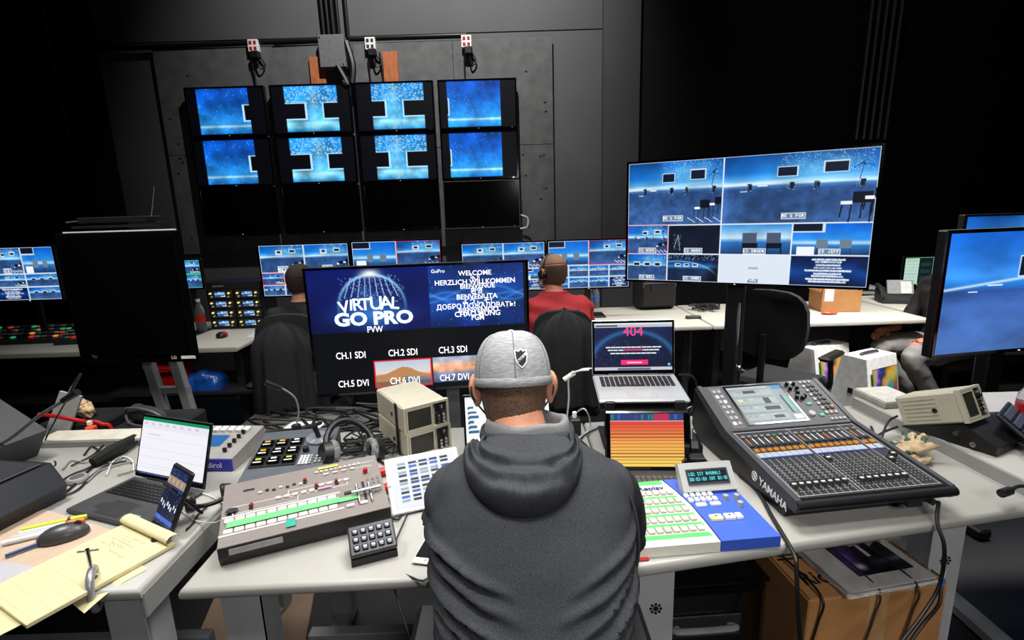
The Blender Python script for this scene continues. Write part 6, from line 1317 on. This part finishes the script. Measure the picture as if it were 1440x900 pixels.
# embroidered shield emblem on the back of the cap
az = -PI/2+.17
def emb(poly, lift, m_, nm, lab=None):
    mb = MB(); 
    def P3(x, z, l):
        a = az+x/.087*.92; e = math.asin(min(.99, (z+.042)/.110)); q = cap_pt(a, e, 1.0); n_ = Vector((q.x/.0076, q.y/.0125, q.z/.0121)).normalized(); return q+n_*l
    n = len(poly); vs = [P3(x, z, 0) for x, z in poly]+[P3(x, z, lift) for x, z in poly]; mb.add(vs, [(i, (i+1) % n, n+(i+1) % n, n+i) for i in range(n)]+[tuple(range(n, 2*n))]); return part(nm, mb, m_, cap, label=lab)
S = 1.0
emb([(-.016, .019), (-.006, .017), (0, .022), (.006, .017), (.016, .019), (.0155, .004), (.012, -.010), (0, -.020), (-.012, -.010), (-.0155, .004)], .0028, mat('thread_white', 'd4d6d8', .8), 'emblem')
emb([(-.013, .0155), (-.005, .0135), (0, .018), (.005, .0135), (.013, .0155), (.0125, .004), (.0095, -.008), (0, -.0165), (-.0095, -.008), (-.0125, .004)], .0036, mat('thread_black', '141418', .8), 'emblem')
emb([(-.0125, -.006), (-.009, -.0115), (.0135, .007), (.013, .0135)], .0044, mat('thread_white', 0), 'emblem')
def embl(ch, x, z): 
    a = az+x/.087*.92; e = math.asin((z+.042)/.110); q = cap_pt(a, e); nrm = Vector((q.x/.0076, q.y/.0125, q.z/.0121)).normalized(); r_ = Vector((0, 0, 1)).cross(nrm).normalized()
    up = nrm.cross(r_); M = Matrix(((r_.x, up.x, nrm.x, 0), (r_.y, up.y, nrm.y, 0), (r_.z, up.z, nrm.z, 0), (0, 0, 0, 1))); M.translation = q+nrm*.0050; letters('lettering', ch, .0085, cap, M @ Tm(rz=40), mat('thread_black', 0), .0003, bold=.03)
for k, ch in enumerate('NHL'): embl(ch, -.0058+k*.0062, -.0055+k*.0052)
# face mask straps and cup
part('face_mask', MB().ball((0, .062, -.055), (.060, .060, .050), 20, 12), mat('mask_blue_grey', '3c4a5c', .8), man, HM)
for q_ in ([(-.058, .06, -.03), (-.082, .012, .02), (-.094, -.016, .012), (-.092, -.018, -.02), (-.062, .05, -.07)], [(.058, .06, -.03), (.082, .012, .02), (.090, -.012, .012), (.088, -.014, -.02), (.062, .05, -.07)]): part('mask_loop', MB().tube(q_, .0022, 6), mat('strap_navy', '161c28', .7), man, HM, smooth=True)
office_chair('black office chair under the man in the grey cap', (.018, .74, 0), 0, (.34, .20), .47, armz=.215, armx=.232, army=.185, arml=.31)
# ---------------- the others, sitting in local axes, facing +Y
def sitter(label, loc, yaw, shirt, pants, hairm, skin, lean=.12, head_turn=0, head_tilt=-5, arms_f=True, girth=1, bald=False, feet=None, hand_knee=False, collar=None, crop=False, hs=1.0):
    t = thing('person', label, 'person', loc, yaw); g = girth
    def tors(mb, e=0):
        mb.loft([ell((0, 0, .44), .16*g+e, .12*g+e), ell((0, .0, .52), .18*g+e, .14*g+e), ell((0, lean*.2, .66), .165*g+e, .125*g+e), ell((0, lean*.5, .82), .185*g+e, .13*g+e), ell((0, lean*.8, .95), .205*g+e, .125*g+e), ell((0, lean, 1.02), .19*g+e, .10*g+e), ell((0, lean*1.05, 1.06), .12+e, .075+e), ell((0, lean*1.1, 1.09), .07+e, .065+e)])
        for sx in (-1, 1): mb.ball((sx*.165*g, lean*.95, .99), (.062+e, .062+e, .055+e), 14, 10)
    b = MB(); tors(b); b.tube([(0, lean*1.1, 1.06), (0, lean*1.2, 1.12), (0, lean*1.3, 1.16)], [.06, .056, .056], 16)
    HMx = Tm(0, lean*1.3+.015, 1.215, rx=head_tilt, rz=head_turn); head_shape(b, HMx, hs)
    AR = {}
    for sx in (-1, 1):
        if hand_knee and sx == 1: AR[sx] = [(sx*.19*g, lean, .99), (sx*.23*g, lean+.05, .80), (sx*.22, .20, .66), (.17, .40, .635)]
        elif hand_knee: AR[sx] = [(sx*.19*g, lean, .99), (sx*.23*g, lean+.03, .80), (sx*.22, .16, .66), (-.15, .34, .62)]
        else: AR[sx] = [(sx*.19*g, lean, .99), (sx*.235*g, lean+.08, .82), (sx*.21, .30, .76), (sx*.10, .46, .77)]
        b.tube(AR[sx], [.048, .042, .034, .026], 12)
    LG = {}
    for sx in (-1, 1):
        fy = (feet or (.42, .42))[0 if sx < 0 else 1]; LG[sx] = [(sx*.09, 0, .50), (sx*.13, .24, .52), (sx*.14, .45, .50), (sx*.14, (.45+fy)/2+.02, .30), (sx*.14, fy, .09)]
        b.tube(LG[sx], [.085, .08, .058, .05, .038], 12)
    me = fuse(b, .012, 3); me.materials.append(skin); link('body', me, t)
    for sx in (-1, 1): hb = MB(); hand(hb, AR[sx][-1], Vector(AR[sx][-1])-Vector(AR[sx][-2])+Vector((0, .05, -.02)), (0, .1, 1), .95, .55, sx); part('hand', hb, skin, t, smooth=2)
    face_bits(t, HMx, hs, skin)
    s_ = MB(); tors(s_, .014)
    for sx in (-1, 1): s_.tube([Vector(q) for q in AR[sx][:-1]]+[Vector(AR[sx][-1])*.35+Vector(AR[sx][-2])*.65] if crop else AR[sx], [.066, .058, .050, .042], 14)
    cloth('shirt', s_, .011, shirt, t, 4, lambda p: .009*mnoise.noise(Vector((p.x*9, p.y*9, p.z*14)))+.004*math.sin(p.z*60+p.x*20))
    part('collar', MB().tube([(.075*math.cos(a), lean*1.12+.068*math.sin(a), 1.085) for a in [2*PI*i/16 for i in range(17)]], .014, 8, 2), collar or shirt, t, smooth=True)
    p_ = MB(); p_.ball((0, 0, .50), (.18*g, .15, .11))
    for sx in (-1, 1): p_.tube(LG[sx], [.10, .098, .078, .066, .056], 14)
    cloth('trousers', p_, .011, pants, t, 3, lambda p: .007*mnoise.noise(p*16))
    for sx in (-1, 1):
        q = LG[sx][-1]; f = MB().tube([(q[0], q[1]-.05, .045), (q[0], q[1]+.05, .05), (q[0]+sx*.01, q[1]+.19, .035)], [.042, .048, .036], 12); o = cloth('shoe', f, .008, mat('olive_shoe', '4a4c3a', .8) if hand_knee else BLK, t, 2)
    if bald: scalp(HMx, hs, -.07, .05, .004, hairm, t); part('thin_hair', MB().ball((0, -.012, .024), (.0775, .099, .0935), 24, 12, z0=.4), mat('thin_hair', '8c6a52', .7, var=.3, scale=200), t, HMx @ Matrix.Diagonal((hs, hs, hs, 1)), smooth=True)
    else: scalp(HMx, hs, -.06, .05, .008, hairm, t); part('hair_top', MB().ball((0, -.014, .024), (.083, .104, .100), 28, 14, z0=.12), hairm, t, HMx @ Matrix.Diagonal((hs, hs, hs, 1)), smooth=True)
    return t, HMx
RS = mat('red_shirt', 'a01a22', .8, var=.15, scale=60, bump=.3, bscale=300); rp, H2 = sitter('man in a red shirt and headset, seated at the far desk with his back turned', (.325, 3.28, 0), math.radians(12), RS, TR, mat('brown_hair', '4a3524', .8, var=.5, scale=300), SKR, .14, 28, -4, girth=1.08, bald=True, hs=1.08)
part('headset_band', MB().tube([(.088*math.cos(a), -.005, .02+.106*math.sin(a)) for a in [PI*i/10 for i in range(11)]], .005, 8), BLK, rp, H2, smooth=True)
e = part('ear_pad', MB().cyl((-.084, 0, -.005), (-.108, 0, -.005), .034, .03, 18), BLK, rp, H2, smooth=True); part('boom', MB().tube([(-.10, 0, -.02), (-.095, .05, -.06), (-.05, .11, -.065)], .003, 6), BLK, e, smooth=True)
part('face_mask', MB().ball((0, .064, -.055), (.060, .062, .050), 18, 10), mat('mask_pale', 'b8c4d0', .8), rp, H2)
sitter('man in a black shirt, seated behind the left edge of the preview screen', (-1.40, 3.20, 0), math.radians(-6), mat('black_shirt', '17181b', .85, var=.2, scale=60), TR, mat('dark_hair', '2a1d16', .8, var=.5, scale=300), SKIN, .12, -12, -4)
kn = yp(1276, 480, 3.62)
GP = mat('grey_trousers', '8c8884', .85, var=.15, scale=60, bump=.3)
sitter('person in grey trousers, hand on knee, behind the large screen at the right edge', (kn.x+.46, 3.78, 0), math.radians(97), mat('dark_top', '121214', .85), GP, mat('dark_hair', 0), SKR, .05, 0, -3, feet=(.16, .14), hand_knee=True, crop=True)
office_chair('office chair of the person in grey trousers, mostly behind the right edge screen', (kn.x+.46, 3.78, 0), math.radians(97), arms=False)
bpy.context.view_layer.update()
